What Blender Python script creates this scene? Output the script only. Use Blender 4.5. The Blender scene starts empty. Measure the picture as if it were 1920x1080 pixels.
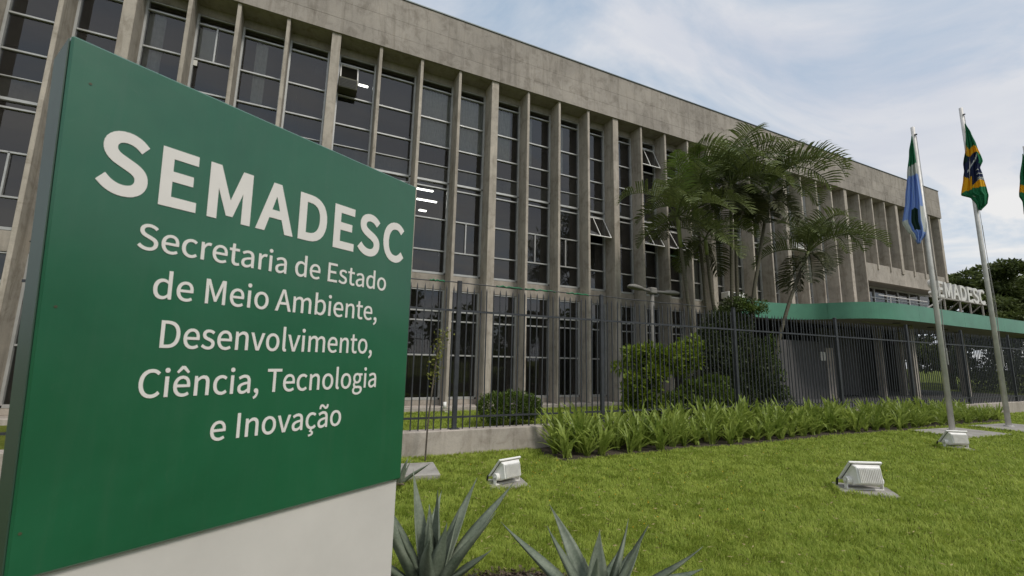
import bpy, bmesh, math, random, json
import numpy as np
from mathutils import Vector, Matrix
random.seed(7); rng = np.random.default_rng(7)
scene = bpy.context.scene
COL = scene.collection
R = math.radians

# ------------------------------------------------------------------ camera
CP, CR, CY = 0.159506166, 0.0212461857, 0.440777382
cam_d = bpy.data.cameras.new('camera'); cam = bpy.data.objects.new('camera', cam_d); COL.objects.link(cam)
cam_d.sensor_width = 36.0; cam_d.lens = 831.887 / 1920 * 36.0
cam_d.clip_start = 0.05; cam_d.clip_end = 3000
fw = Vector((math.sin(CY)*math.cos(CP), math.cos(CY)*math.cos(CP), math.sin(CP)))
rt = Vector((math.cos(CY), -math.sin(CY), 0)); up = rt.cross(fw)
r2 = rt*math.cos(CR) + up*math.sin(CR); u2 = up*math.cos(CR) - rt*math.sin(CR)
cam.matrix_world = Matrix(((r2.x, u2.x, -fw.x, 0), (r2.y, u2.y, -fw.y, 0), (r2.z, u2.z, -fw.z, 1.5), (0, 0, 0, 1)))
cam_d.dof.use_dof = True; cam_d.dof.focus_distance = 9.0; cam_d.dof.aperture_fstop = 5.0
scene.camera = cam

# ------------------------------------------------------------------ light and sky
SUN_EL, SUN_AZ = R(50), R(160)          # azimuth clockwise from +Y: behind the camera, to its right
world = bpy.data.worlds.new('World'); scene.world = world; world.use_nodes = True
wn = world.node_tree.nodes; wl = world.node_tree.links; wn.clear()
def N(tree, t, **kw):
    n = tree.nodes.new(t)
    for k, v in kw.items():
        if k == 'inp':
            for a, b in v.items(): n.inputs[a].default_value = b
        else: setattr(n, k, v)
    return n
T = world.node_tree
out = N(T, 'ShaderNodeOutputWorld'); bg = N(T, 'ShaderNodeBackground')
sky = N(T, 'ShaderNodeTexSky'); sky.sky_type = 'NISHITA'; sky.sun_disc = False
sky.sun_elevation = SUN_EL; sky.sun_rotation = SUN_AZ; sky.air_density = 1.0; sky.dust_density = 1.5
tc = N(T, 'ShaderNodeTexCoord'); sp = N(T, 'ShaderNodeSeparateXYZ'); wl.new(tc.outputs['Generated'], sp.inputs[0])
zc = N(T, 'ShaderNodeMath', operation='MAXIMUM', inp={1: 0.0}); wl.new(sp.outputs['Z'], zc.inputs[0])
za = N(T, 'ShaderNodeMath', operation='ADD', inp={1: 0.16}); wl.new(zc.outputs[0], za.inputs[0])
dx = N(T, 'ShaderNodeMath', operation='DIVIDE'); wl.new(sp.outputs['X'], dx.inputs[0]); wl.new(za.outputs[0], dx.inputs[1])
dy = N(T, 'ShaderNodeMath', operation='DIVIDE'); wl.new(sp.outputs['Y'], dy.inputs[0]); wl.new(za.outputs[0], dy.inputs[1])
cb = N(T, 'ShaderNodeCombineXYZ'); wl.new(dx.outputs[0], cb.inputs[0]); wl.new(dy.outputs[0], cb.inputs[1])
mp = N(T, 'ShaderNodeMapping'); mp.inputs['Rotation'].default_value = (0, 0, R(-35)); mp.inputs['Scale'].default_value = (0.55, 1.3, 1); wl.new(cb.outputs[0], mp.inputs[0])
def noise(tree, vec, scale, detail=6, rough=0.55, dist=0.0):
    n = N(tree, 'ShaderNodeTexNoise', inp={'Scale': scale, 'Detail': detail, 'Roughness': rough, 'Distortion': dist})
    if vec is not None: tree.links.new(vec, n.inputs['Vector'])
    return n
def ramp(tree, fac, stops):
    n = N(tree, 'ShaderNodeValToRGB'); e = n.color_ramp.elements
    while len(e) < len(stops): e.new(0.5)
    for i, (p, c) in enumerate(stops):
        e[i].position = p; e[i].color = (*c, 1) if len(c) == 3 else c
    tree.links.new(fac, n.inputs[0]); return n
def mix(tree, a, b, fac, mode='MIX'):
    n = N(tree, 'ShaderNodeMix', data_type='RGBA', blend_type=mode)
    for s, v in ((n.inputs[6], a), (n.inputs[7], b), (n.inputs[0], fac)):
        if hasattr(v, 'links') or hasattr(v, 'is_linked'): tree.links.new(v, s)
        elif isinstance(v, (int, float)): s.default_value = v
        else: s.default_value = (*v, 1)
    return n.outputs[2]
c1 = noise(T, mp.outputs[0], 1.35, 11, 0.60, 1.0); c2 = noise(T, mp.outputs[0], 0.95, 6, 0.55, 0.6)
cover = ramp(T, c1.outputs[0], [(0.34, (0, 0, 0)), (0.56, (1, 1, 1))])
shade = ramp(T, c2.outputs[0], [(0.36, (4.0, 4.3, 5.0)), (0.60, (5.9, 5.9, 5.9))])
blue = mix(T, sky.outputs[0], (3.1, 4.0, 5.0), 0.75)
skyc = mix(T, blue, shade.outputs[0], cover.outputs[0])
wl.new(skyc, bg.inputs[0]); bg.inputs[1].default_value = 0.1; wl.new(bg.outputs[0], out.inputs[0])
sd = bpy.data.lights.new('sun', 'SUN'); sd.energy = 1.5; sd.angle = R(13); sd.color = (1.0, 0.95, 0.88)
sun = bpy.data.objects.new('sun', sd); COL.objects.link(sun)
sdir = Vector((math.sin(SUN_AZ)*math.cos(SUN_EL), math.cos(SUN_AZ)*math.cos(SUN_EL), math.sin(SUN_EL)))
sun.rotation_euler = sdir.to_track_quat('Z', 'Y').to_euler()
scene.view_settings.view_transform = 'Standard'; scene.view_settings.look = 'None'
scene.view_settings.exposure = 0.5; scene.view_settings.gamma = 1.0; scene.view_settings.use_curve_mapping = False
scene.cycles.max_bounces = 6; scene.cycles.transparent_max_bounces = 12

# ------------------------------------------------------------------ helpers
def tag(o, label=None, cat=None, group=None, kind=None):
    if label: o['label'] = label
    if cat: o['category'] = cat
    if group: o['group'] = group
    if kind: o['kind'] = kind
    return o
def empty(name, loc=(0, 0, 0), rz=0.0):
    o = bpy.data.objects.new(name, None); COL.objects.link(o); o.location = loc; o.rotation_euler = (0, 0, rz)
    o.empty_display_size = 0.2; return o
def link(name, me, mat=None, parent=None, loc=None):
    if mat is not None and len(me.materials) == 0: me.materials.append(mat)
    o = bpy.data.objects.new(name, me); COL.objects.link(o)
    if parent is not None: o.parent = parent
    if loc is not None: o.location = loc
    return o
class MB:
    def __init__(s): s.v = []; s.f = []; s.m = []
    def add(s, vs, fs, m=0):
        b = len(s.v); s.v += [tuple(v) for v in vs]; s.f += [tuple(i + b for i in f) for f in fs]; s.m += [m]*len(fs); return s
    def box(s, a, b, m=0):
        x0, y0, z0 = a; x1, y1, z1 = b
        return s.add([(x0,y0,z0),(x1,y0,z0),(x1,y1,z0),(x0,y1,z0),(x0,y0,z1),(x1,y0,z1),(x1,y1,z1),(x0,y1,z1)],
                     [(0,3,2,1),(4,5,6,7),(0,1,5,4),(1,2,6,5),(2,3,7,6),(3,0,4,7)], m)
    def obox(s, c, ax, ay, az, m=0):
        c = Vector(c); vs = [c + sx*Vector(ax) + sy*Vector(ay) + sz*Vector(az) for sz in (-1, 1) for sx, sy in ((-1,-1),(1,-1),(1,1),(-1,1))]
        return s.add(vs, [(0,3,2,1),(4,5,6,7),(0,1,5,4),(1,2,6,5),(2,3,7,6),(3,0,4,7)], m)
    def tube(s, pts, rad, n=8, cap=True, m=0):
        pts = [Vector(p) for p in pts]; k = len(pts)
        if not hasattr(rad, '__len__'): rad = [rad]*k
        prev = None; vs = []
        for i, p in enumerate(pts):
            t = (pts[min(i+1, k-1)] - pts[max(i-1, 0)]).normalized()
            a = (Vector((0, 0, 1)) if abs(t.z) < 0.9 else Vector((1, 0, 0))) if prev is None else prev
            x = (a - t*a.dot(t)).normalized(); prev = x; y = t.cross(x)
            for j in range(n):
                an = 2*math.pi*j/n; vs.append(p + rad[i]*(math.cos(an)*x + math.sin(an)*y))
        fs = [(i*n + j, i*n + (j+1) % n, (i+1)*n + (j+1) % n, (i+1)*n + j) for i in range(k-1) for j in range(n)]
        if cap: fs += [tuple(reversed(range(n))), tuple((k-1)*n + j for j in range(n))]
        return s.add(vs, fs, m)
    def prism(s, poly, axis, a, b, m=0):
        # poly: 2D points; axis 0,1,2 = extrusion axis
        def P(u, v, w): return [(w, u, v), (u, w, v), (u, v, w)][axis]
        n = len(poly); vs = [P(u, v, a) for u, v in poly] + [P(u, v, b) for u, v in poly]
        fs = [tuple(range(n)), tuple(reversed(range(n, 2*n)))] + [((i+1) % n, i, n+i, n+(i+1) % n) for i in range(n)]
        return s.add(vs, fs, m)
    def mesh(s, name, mats=(), smooth=False, bevel=0.0):
        me = bpy.data.meshes.new(name); me.from_pydata(s.v, [], s.f)
        for m in mats: me.materials.append(m)
        if len(mats) > 1: me.polygons.foreach_set('material_index', s.m)
        bm = bmesh.new(); bm.from_mesh(me); bmesh.ops.recalc_face_normals(bm, faces=bm.faces)
        if bevel > 0:
            bmesh.ops.bevel(bm, geom=[e for e in bm.edges if len(e.link_faces) == 2 and e.calc_face_angle(0) > 0.6], offset=bevel, segments=1, affect='EDGES', clamp_overlap=True)
        bm.to_mesh(me); bm.free()
        if smooth: me.polygons.foreach_set('use_smooth', [True]*len(me.polygons))
        me.update(); return me
    def build(s, name, mat, parent=None, smooth=False, bevel=0.0, loc=None):
        mats = mat if isinstance(mat, (list, tuple)) else (mat,)
        return link(name, s.mesh(name, mats, smooth, bevel), None, parent, loc)
def np_mesh(name, co, loops_per, nfaces, idx, mat, smooth=False):
    me = bpy.data.meshes.new(name); me.vertices.add(len(co)); me.vertices.foreach_set('co', co.astype(np.float32).ravel())
    me.loops.add(len(idx)); me.loops.foreach_set('vertex_index', idx.astype(np.int32))
    me.polygons.add(nfaces); me.polygons.foreach_set('loop_start', (np.arange(nfaces)*loops_per).astype(np.int32))
    me.update(calc_edges=True); me.materials.append(mat)
    if smooth: me.polygons.foreach_set('use_smooth', [True]*nfaces)
    return me
def leaf_mesh(name, P, D_, S, W, mat, fold=0.25):
    """many folded diamond leaves: base P, direction D_, length S, width W"""
    n = len(P); D_ = D_/np.linalg.norm(D_, axis=1, keepdims=True)
    a = rng.normal(size=(n, 3)); X = np.cross(D_, a); X /= np.linalg.norm(X, axis=1, keepdims=True); Nn = np.cross(X, D_)
    S = np.asarray(S).reshape(-1, 1)*np.ones((n, 1)); W = np.asarray(W).reshape(-1, 1)*np.ones((n, 1))
    mid = P + D_*S*0.45
    co = np.stack([P, mid + X*W*0.5 + Nn*W*fold, P + D_*S, mid - X*W*0.5 + Nn*W*fold], 1).reshape(-1, 3)
    b = (np.arange(n)*4)[:, None]; idx = np.concatenate([b, b+1, b+2, b, b+2, b+3], 1).ravel()
    return np_mesh(name, co, 3, 2*n, idx, mat)
def unit(n):
    d = rng.normal(size=(n, 3)); return d/np.linalg.norm(d, axis=1, keepdims=True)

# ------------------------------------------------------------------ materials
def newmat(name):
    m = bpy.data.materials.new(name); m.use_nodes = True; t = m.node_tree; t.nodes.clear()
    o = N(t, 'ShaderNodeOutputMaterial'); b = N(t, 'ShaderNodeBsdfPrincipled'); t.links.new(b.outputs[0], o.inputs[0]); return m, t, b
def objco(t, scale=(1, 1, 1), world=True):
    if world:
        g = N(t, 'ShaderNodeNewGeometry'); src = g.outputs['Position']
    else: src = N(t, 'ShaderNodeTexCoord').outputs['Object']
    mpn = N(t, 'ShaderNodeMapping'); mpn.inputs['Scale'].default_value = scale; t.links.new(src, mpn.inputs[0]); return mpn.outputs[0]
def bump(t, b, h, strength=0.3, dist=0.01):
    n = N(t, 'ShaderNodeBump', inp={'Strength': strength, 'Distance': dist}); t.links.new(h, n.inputs['Height']); t.links.new(n.outputs[0], b.inputs['Normal'])
def basic(name, col, rough=0.5, var=0.12, scale=6.0, metallic=0.0, bmp=0.0, bscale=40, spec=0.5, world=True):
    m, t, b = newmat(name); v = objco(t, world=world)
    n = noise(t, v, scale, 5, 0.6); lo = tuple(c*(1-var) for c in col); hi = tuple(min(1, c*(1+var)) for c in col)
    r = ramp(t, n.outputs[0], [(0.3, lo), (0.7, hi)]); t.links.new(r.outputs[0], b.inputs['Base Color'])
    b.inputs['Roughness'].default_value = rough; b.inputs['Metallic'].default_value = metallic; b.inputs['Specular IOR Level'].default_value = spec
    if bmp: bump(t, b, noise(t, v, bscale, 4, 0.6).outputs[0], bmp, 0.005)
    return m
def concrete(name, col, streak=0.5, seed=0.0, rnd=0.10, blotch=1.0):
    m, t, b = newmat(name); v = objco(t)
    off = N(t, 'ShaderNodeVectorMath', operation='ADD'); off.inputs[1].default_value = (seed, seed*1.7, seed*0.3); t.links.new(v, off.inputs[0]); v = off.outputs[0]
    big = noise(t, v, 0.55, 6, 0.62, 0.4); mid = noise(t, v, 3.0, 7, 0.68, 0.6); fine = noise(t, v, 55, 4, 0.7)
    ms = N(t, 'ShaderNodeMapping'); ms.inputs['Scale'].default_value = (3.0, 3.0, 0.30); t.links.new(v, ms.inputs[0])
    st = noise(t, ms.outputs[0], 1.3, 8, 0.72, 0.9)
    d = tuple(c*0.62 for c in col); l = tuple(min(1, c*1.18) for c in col)
    c = ramp(t, big.outputs[0], [(0.28, tuple(x*(1-0.22*blotch) for x in col)), (0.72, tuple(x*(1+0.14*blotch) for x in col))]).outputs[0]
    m1 = ramp(t, mid.outputs[0], [(0.30, (0.60, 0.575, 0.54)), (0.50, (1, 1, 1)), (0.75, (1.15, 1.13, 1.10))])
    c = mix(t, c, m1.outputs[0], 0.75*blotch, 'MULTIPLY')
    s1 = ramp(t, st.outputs[0], [(0.36, (0.55, 0.53, 0.50)), (0.52, (1, 1, 1))])
    c = mix(t, c, s1.outputs[0], streak, 'MULTIPLY')
    f1 = ramp(t, fine.outputs[0], [(0.3, (0.84, 0.84, 0.83)), (0.7, (1.1, 1.1, 1.1))])
    c = mix(t, c, f1.outputs[0], 0.7, 'MULTIPLY')
    oi = N(t, 'ShaderNodeObjectInfo'); r = ramp(t, oi.outputs['Random'], [(0, (1-rnd,)*3), (1, (1+rnd,)*3)])
    c = mix(t, c, r.outputs[0], 1.0, 'MULTIPLY')
    t.links.new(c, b.inputs['Base Color']); b.inputs['Roughness'].default_value = 0.88; b.inputs['Specular IOR Level'].default_value = 0.25
    bump(t, b, mix(t, fine.outputs[0], mid.outputs[0], 0.5), 0.35, 0.01); return m
def leafmat(name, lo, hi, rough=0.55, trans=0.3, scale=3.0, patch=0.5):
    m, t, b = newmat(name); v = objco(t)
    n = noise(t, v, scale, 4, 0.6); w = N(t, 'ShaderNodeTexNoise', inp={'Scale': scale*14, 'Detail': 2.0}); t.links.new(v, w.inputs['Vector'])
    mx = N(t, 'ShaderNodeMath', operation='MULTIPLY_ADD', inp={1: patch}); t.links.new(n.outputs[0], mx.inputs[0])
    ml = N(t, 'ShaderNodeMath', operation='MULTIPLY', inp={1: 1-patch}); t.links.new(w.outputs[0], ml.inputs[0]); t.links.new(ml.outputs[0], mx.inputs[2])
    r = ramp(t, mx.outputs[0], [(0.34, lo), (0.66, hi)]); t.links.new(r.outputs[0], b.inputs['Base Color'])
    b.inputs['Roughness'].default_value = rough; b.inputs['Specular IOR Level'].default_value = 0.35
    tr = N(t, 'ShaderNodeBsdfTranslucent'); t.links.new(r.outputs[0], tr.inputs[0]); ms = N(t, 'ShaderNodeMixShader', inp={0: trans})
    o = [x for x in t.nodes if x.type == 'OUTPUT_MATERIAL'][0]
    t.links.new(b.outputs[0], ms.inputs[1]); t.links.new(tr.outputs[0], ms.inputs[2]); t.links.new(ms.outputs[0], o.inputs[0]); return m
M = {}
M['conc'] = concrete('board_concrete', (0.40, 0.36, 0.31), 0.35, 0.0)
M['conc_par'] = concrete('parapet_concrete', (0.35, 0.315, 0.275), 0.5, 3.1, 0.05)
M['conc_fin'] = concrete('fin_concrete', (0.47, 0.42, 0.355), 0.6, 7.7, 0.07)
M['conc_wall'] = concrete('kerb_wall_concrete', (0.46, 0.41, 0.36), 0.45, 12.0, 0.0)
M['conc_slab'] = concrete('slab_concrete', (0.36, 0.34, 0.31), 0.1, 20.0, 0.05)
M['soffit'] = concrete('porch_plaster', (0.30, 0.28, 0.25), 0.1, 31.0, 0.0, 0.5)
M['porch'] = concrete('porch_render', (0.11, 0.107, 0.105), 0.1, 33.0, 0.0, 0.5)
M['frame'] = basic('window_aluminium', (0.50, 0.50, 0.48), 0.38, 0.12, 4, 0.35)
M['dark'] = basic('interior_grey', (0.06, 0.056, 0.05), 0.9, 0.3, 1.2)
M['iron'] = basic('fence_iron', (0.045, 0.048, 0.055), 0.5, 0.25, 8, 0.2, spec=0.5)
M['white'] = basic('white_enamel', (0.80, 0.78, 0.74), 0.42, 0.10, 14, 0, 0.08, 60, world=False)
M['curtain'] = basic('curtain_cloth', (0.72, 0.70, 0.65), 0.9, 0.12, 9)
M['paper'] = basic('paper_sheet', (0.68, 0.66, 0.60), 0.9, 0.06, 9)
M['soil'] = basic('dark_soil', (0.055, 0.040, 0.028), 0.95, 0.6, 14, 0, 0.9, 30)
M['pole'] = basic('galvanised_steel', (0.62, 0.60, 0.57), 0.48, 0.16, 5, 0.15)
M['lamp_grey'] = basic('weathered_lamp_paint', (0.20, 0.19, 0.17), 0.7, 0.2, 6)
M['olive'] = basic('olive_metal', (0.06, 0.06, 0.03), 0.6, 0.2, 6)
M['rope'] = basic('rope', (0.32, 0.31, 0.29), 0.8, 0.1)
M['black'] = basic('black_rubber', (0.012, 0.012, 0.012), 0.5, 0.1)
M['roofcap'] = basic('metal_flashing', (0.10, 0.12, 0.12), 0.5, 0.2, 3, 0.4)
M['letter_white'] = basic('white_letter_vinyl', (0.76, 0.72, 0.69), 0.6, 0.03, 12, world=False)
M['letter_metal'] = basic('pale_letter_metal', (0.66, 0.64, 0.60), 0.5, 0.10, 9, 0.0)
M['bark'] = basic('bark', (0.085, 0.07, 0.052), 0.9, 0.4, 12, 0, 0.8, 30)
M['canopy'] = basic('green_fascia_paint', (0.075, 0.235, 0.15), 0.40, 0.14, 1.3, spec=0.6)
M['sign_end'] = basic('green_end_cap', (0.035, 0.075, 0.050), 0.5, 0.2, 3)
# sign faces: painted sheet, glossy enough to carry the sky at a grazing angle
def signmat():
    m, t, b = newmat('green_sign_enamel'); v = objco(t)
    n = noise(t, v, 2.2, 6, 0.6, 0.4); r = ramp(t, n.outputs[0], [(0.3, (0.006, 0.090, 0.038)), (0.7, (0.010, 0.118, 0.052))])
    ms_ = N(t, 'ShaderNodeMapping'); ms_.inputs['Scale'].default_value = (22, 22, 1.1); t.links.new(v, ms_.inputs[0]); dr = noise(t, ms_.outputs[0], 1.0, 6, 0.7, 0.2)
    dust = ramp(t, dr.outputs[0], [(0.50, (0, 0, 0)), (0.75, (0.07, 0.07, 0.07))]); gc = mix(t, r.outputs[0], (0.12, 0.15, 0.12), dust.outputs[0])
    sm = noise(t, v, 26, 8, 0.75, 1.5); smr = ramp(t, sm.outputs[0], [(0.60, (0, 0, 0)), (0.72, (0.22, 0.22, 0.22))]); gc = mix(t, gc, (0.08, 0.14, 0.10), smr.outputs[0])
    t.links.new(gc, b.inputs['Base Color'])
    n2 = noise(t, v, 9, 5, 0.65); rr = ramp(t, n2.outputs[0], [(0.3, (0.30,)*3), (0.75, (0.42,)*3)]); t.links.new(rr.outputs[0], b.inputs['Roughness'])
    b.inputs['Specular IOR Level'].default_value = 0.5; b.inputs['Coat Weight'].default_value = 0.55; b.inputs['Coat Roughness'].default_value = 0.18; b.inputs['Coat IOR'].default_value = 1.6; return m
M['sign'] = signmat()
def glassmat(name, tint=0.68, ior=1.80, tintc=(0.95, 1.0, 1.0)):
    m = bpy.data.materials.new(name); m.use_nodes = True; t = m.node_tree; t.nodes.clear()
    o = N(t, 'ShaderNodeOutputMaterial'); fr = N(t, 'ShaderNodeFresnel', inp={'IOR': ior})
    v = objco(t); bn = noise(t, v, 0.9, 2, 0.5); bp_ = N(t, 'ShaderNodeBump', inp={'Strength': 0.03, 'Distance': 0.1}); t.links.new(bn.outputs[0], bp_.inputs['Height'])
    tr = N(t, 'ShaderNodeBsdfTransparent'); tr.inputs[0].default_value = (tint*tintc[0], tint*tintc[1], tint*tintc[2], 1)
    gl = N(t, 'ShaderNodeBsdfGlossy', inp={'Roughness': 0.012}); gl.inputs[0].default_value = (0.9, 0.89, 0.88, 1); t.links.new(bp_.outputs[0], gl.inputs['Normal'])
    df = N(t, 'ShaderNodeBsdfDiffuse'); df.inputs[0].default_value = (0.09, 0.085, 0.08, 1)
    dm = N(t, 'ShaderNodeMixShader', inp={0: 0.10}); t.links.new(tr.outputs[0], dm.inputs[1]); t.links.new(df.outputs[0], dm.inputs[2])
    ms = N(t, 'ShaderNodeMixShader'); t.links.new(fr.outputs[0], ms.inputs[0]); t.links.new(dm.outputs[0], ms.inputs[1]); t.links.new(gl.outputs[0], ms.inputs[2])
    t.links.new(ms.outputs[0], o.inputs[0]); return m
M['glass'] = glassmat('window_glass')
M['glass_pale'] = glassmat('filmed_glass', 0.62, 1.8)
M['glass_green'] = glassmat('green_tinted_glass', 0.25, 1.9, (0.3, 1.0, 0.75))
M['tube'], _t, _b = newmat('fluorescent_tube'); _b.inputs['Emission Color'].default_value = (1, 0.97, 0.9, 1); _b.inputs['Emission Strength'].default_value = 5.0
M['palm'] = leafmat('palm_leaf', (0.055, 0.076, 0.022), (0.19, 0.225, 0.072), 0.38, 0.3, 1.1)
M['palm_light'] = leafmat('young_palm_leaf', (0.085, 0.15, 0.02), (0.19, 0.27, 0.045), 0.42, 0.4, 1.1)
M['shaft'] = basic('palm_crownshaft', (0.16, 0.19, 0.05), 0.5, 0.3, 5)
M['agave'] = leafmat('agave_leaf', (0.085, 0.112, 0.072), (0.225, 0.255, 0.19), 0.55, 0.04, 5.0, 0.7)
M['strap'] = leafmat('strap_leaf', (0.14, 0.215, 0.028), (0.44, 0.52, 0.12), 0.40, 0.45, 1.6)
M['grass'] = leafmat('grass_blade', (0.235, 0.33, 0.036), (0.50, 0.57, 0.11), 0.6, 0.45, 1.6, 0.35)
M['bush_lime'] = leafmat('lime_shrub_leaf', (0.10, 0.16, 0.012), (0.26, 0.33, 0.03), 0.5, 0.3, 2.0)
M['bush_dark'] = leafmat('dark_shrub_leaf', (0.016, 0.026, 0.008), (0.075, 0.10, 0.026), 0.5, 0.2, 1.2)
M['bush_light'] = leafmat('spreading_shrub_leaf', (0.06, 0.10, 0.012), (0.19, 0.26, 0.035), 0.5, 0.3, 3.0)
M['bush_mid'] = leafmat('hedge_leaf', (0.045, 0.08, 0.010), (0.13, 0.19, 0.030), 0.5, 0.25, 3.0)
M['tree'] = leafmat('tree_leaf', (0.034, 0.050, 0.013), (0.17, 0.21, 0.06), 0.55, 0.25, 0.45)
M['vine'] = leafmat('vine_leaf', (0.12, 0.14, 0.02), (0.30, 0.30, 0.06), 0.5, 0.3, 5)
M['petal'] = basic('yellow_petal', (0.75, 0.42, 0.02), 0.6, 0.1)
# ------------------------------------------------------------------ ground
ground = MB().add([(-400,-400,0),(700,-400,0),(700,700,0),(-400,700,0)], [(0,1,2,3)]).build('lawn', None)
def lawnmat():
    m, t, b = newmat('lawn_turf'); v = objco(t)
    a = noise(t, v, 0.6, 5, 0.6); c = noise(t, v, 9, 6, 0.7); d = noise(t, v, 60, 3, 0.7)
    c1_ = ramp(t, a.outputs[0], [(0.35, (0.10, 0.135, 0.020)), (0.65, (0.17, 0.19, 0.038))]).outputs[0]
    c2_ = ramp(t, c.outputs[0], [(0.32, (0.45, 0.5, 0.4)), (0.6, (1.1, 1.1, 1.0))]); x = mix(t, c1_, c2_.outputs[0], 0.9, 'MULTIPLY')
    c3_ = ramp(t, d.outputs[0], [(0.35, (0.5, 0.5, 0.45)), (0.6, (1.15, 1.15, 1.1))]); x = mix(t, x, c3_.outputs[0], 0.8, 'MULTIPLY')
    t.links.new(x, b.inputs['Base Color']); b.inputs['Roughness'].default_value = 0.95; b.inputs['Specular IOR Level'].default_value = 0.1
    bump(t, b, d.outputs[0], 0.8, 0.03); return m
ground.data.materials.clear(); ground.data.materials.append(lawnmat()); tag(ground, kind='structure')

# ------------------------------------------------------------------ building
SX, X00, YF, YG = 1.25, 0.2532, 12.6355, 13.255
CUST = {-8: -9.3, -7: -8.0, -6: -6.75, -5: -5.57, -4: -4.37, -3: -3.217, -2: -2.17}
def xr(k): return CUST.get(k, X00 + SX*k) + (0.07 if k % 4 == 0 else 0)      # right face of fin k
def fwid(k): return 0.25 if k % 4 == 0 else 0.09
def xl(k): return xr(k) - fwid(k)
ZS, ZR, K0, K1 = 10.705, 12.47, -8, 28
PORCH = 13
B = empty('office_building', (0, 0, 0))
tag(B, 'long concrete office building with tall vertical fins between dark window strips', 'building')
# fins
for k in range(K0, K1 + 1):
    w = fwid(k); zb = 0.12 if k < PORCH else (3.52 if k <= 21 else 6.66)
    zb0 = zb
    MB().box((0, YF, zb0), (w, YG + 0.03 if k <= 21 else 12.95, ZS)).build('fin', M['conc_fin'], B, bevel=0.008, loc=(xl(k), 0, 0))
    if k > 21:
        MB().box((0, 12.953, 6.9), (w, YG + 0.03, ZS)).build('fin', M['conc_fin'], B, loc=(xl(k), 0, 0))
# parapet panels in three courses with recessed joints
XE = xr(K1) + 0.04
MB().box((xl(K0), YF + 0.05, ZS + 0.004), (XE - 0.02, YG + 4.6, ZR - 0.03)).build('parapet_core', M['conc'], B)
zc_ = [ZS, ZS + 0.46, ZS + 1.02, ZR]
for k in range(K0, K1):
    a = xr(k) + 0.02; b = xr(k + 1) + 0.02 if k < K1 - 1 else XE
    for j in range(3):
        dy = random.uniform(0, 0.0025)
        MB().box((a + 0.0015, YF - 0.055 - dy, zc_[j] + (0.004 if j else 0)), (b - 0.0015, YF + 0.047, zc_[j+1] - 0.0025)).build('parapet_panel', M['conc_par'], B)
MB().box((xl(K0), YF - 0.085, ZR), (XE + 0.02, YF + 0.35, ZR + 0.035)).build('roof_flashing', M['roofcap'], B)
MB().box((XE - 0.018, YF - 0.05, ZS), (XE + 0.0, YG + 4.6, ZR - 0.002)).build('parapet_end', M['conc_par'], B)
# head beam, floors, interior
MB().box((xl(K0), YG - 0.03, 10.47), (XE - 0.06, YG + 0.25, ZS + 0.002)).build('head_beam', M['conc'], B)
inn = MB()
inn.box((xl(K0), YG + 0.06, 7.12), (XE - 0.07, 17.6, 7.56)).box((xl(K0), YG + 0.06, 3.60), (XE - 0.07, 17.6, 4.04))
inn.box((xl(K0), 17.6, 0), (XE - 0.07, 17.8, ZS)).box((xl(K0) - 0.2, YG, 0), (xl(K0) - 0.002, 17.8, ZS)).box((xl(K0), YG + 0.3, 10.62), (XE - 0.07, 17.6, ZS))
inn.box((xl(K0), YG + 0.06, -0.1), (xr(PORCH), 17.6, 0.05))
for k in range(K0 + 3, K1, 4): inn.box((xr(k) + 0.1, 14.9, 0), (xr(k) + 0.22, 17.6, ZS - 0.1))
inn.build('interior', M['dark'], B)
MB().box((xl(K0), YG + 0.052, 7.10), (XE - 0.08, YG + 0.058, 7.59)).build('slab_edge', M['conc'], B)
MB().box((XE - 0.06, YG - 0.3, 6.0), (XE - 0.02, 17.8, ZS)).build('end_wall', M['conc'], B)
MB().box((xl(K0), YF - 0.13, -0.3), (xr(PORCH) + 0.1, YG + 0.05, 0.12)).build('plinth', M['conc_wall'], B, bevel=0.01)

unit_pane = MB().add([(-.5,0,-.5),(.5,0,-.5),(.5,0,.5),(-.5,0,.5),(-.5,.006,-.5),(.5,.006,-.5),(.5,.006,.5),(-.5,.006,.5)],
                     [(0,1,2,3),(0,4,5,1),(1,5,6,2),(2,6,7,3),(3,7,4,0)]).mesh('pane_mesh', (M['glass'],))
pane_pale = unit_pane.copy(); pane_pale.materials[0] = M['glass_pale']
pane_green = unit_pane.copy(); pane_green.materials[0] = M['glass_green']
for me_ in (unit_pane, pane_pale, pane_green): pass
far_panes = MB()
def pane(x0, x1, z0, z1, parent, mesh=unit_pane, tilt=True, far=False):
    if far:
        far_panes.add([(x0, YG + .01, z0), (x1, YG + .01, z0), (x1, YG + .01, z1), (x0, YG + .01, z1)], [(0,1,2,3)]); return
    o = link('pane', mesh, None, parent, ((x0+x1)/2, YG + 0.01, (z0+z1)/2)); o.scale = (x1-x0, 1, z1-z0)
    if tilt: o.rotation_euler = (R(random.gauss(0, 0.18)), 0, R(random.gauss(0, 0.22)))
    return o
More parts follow.
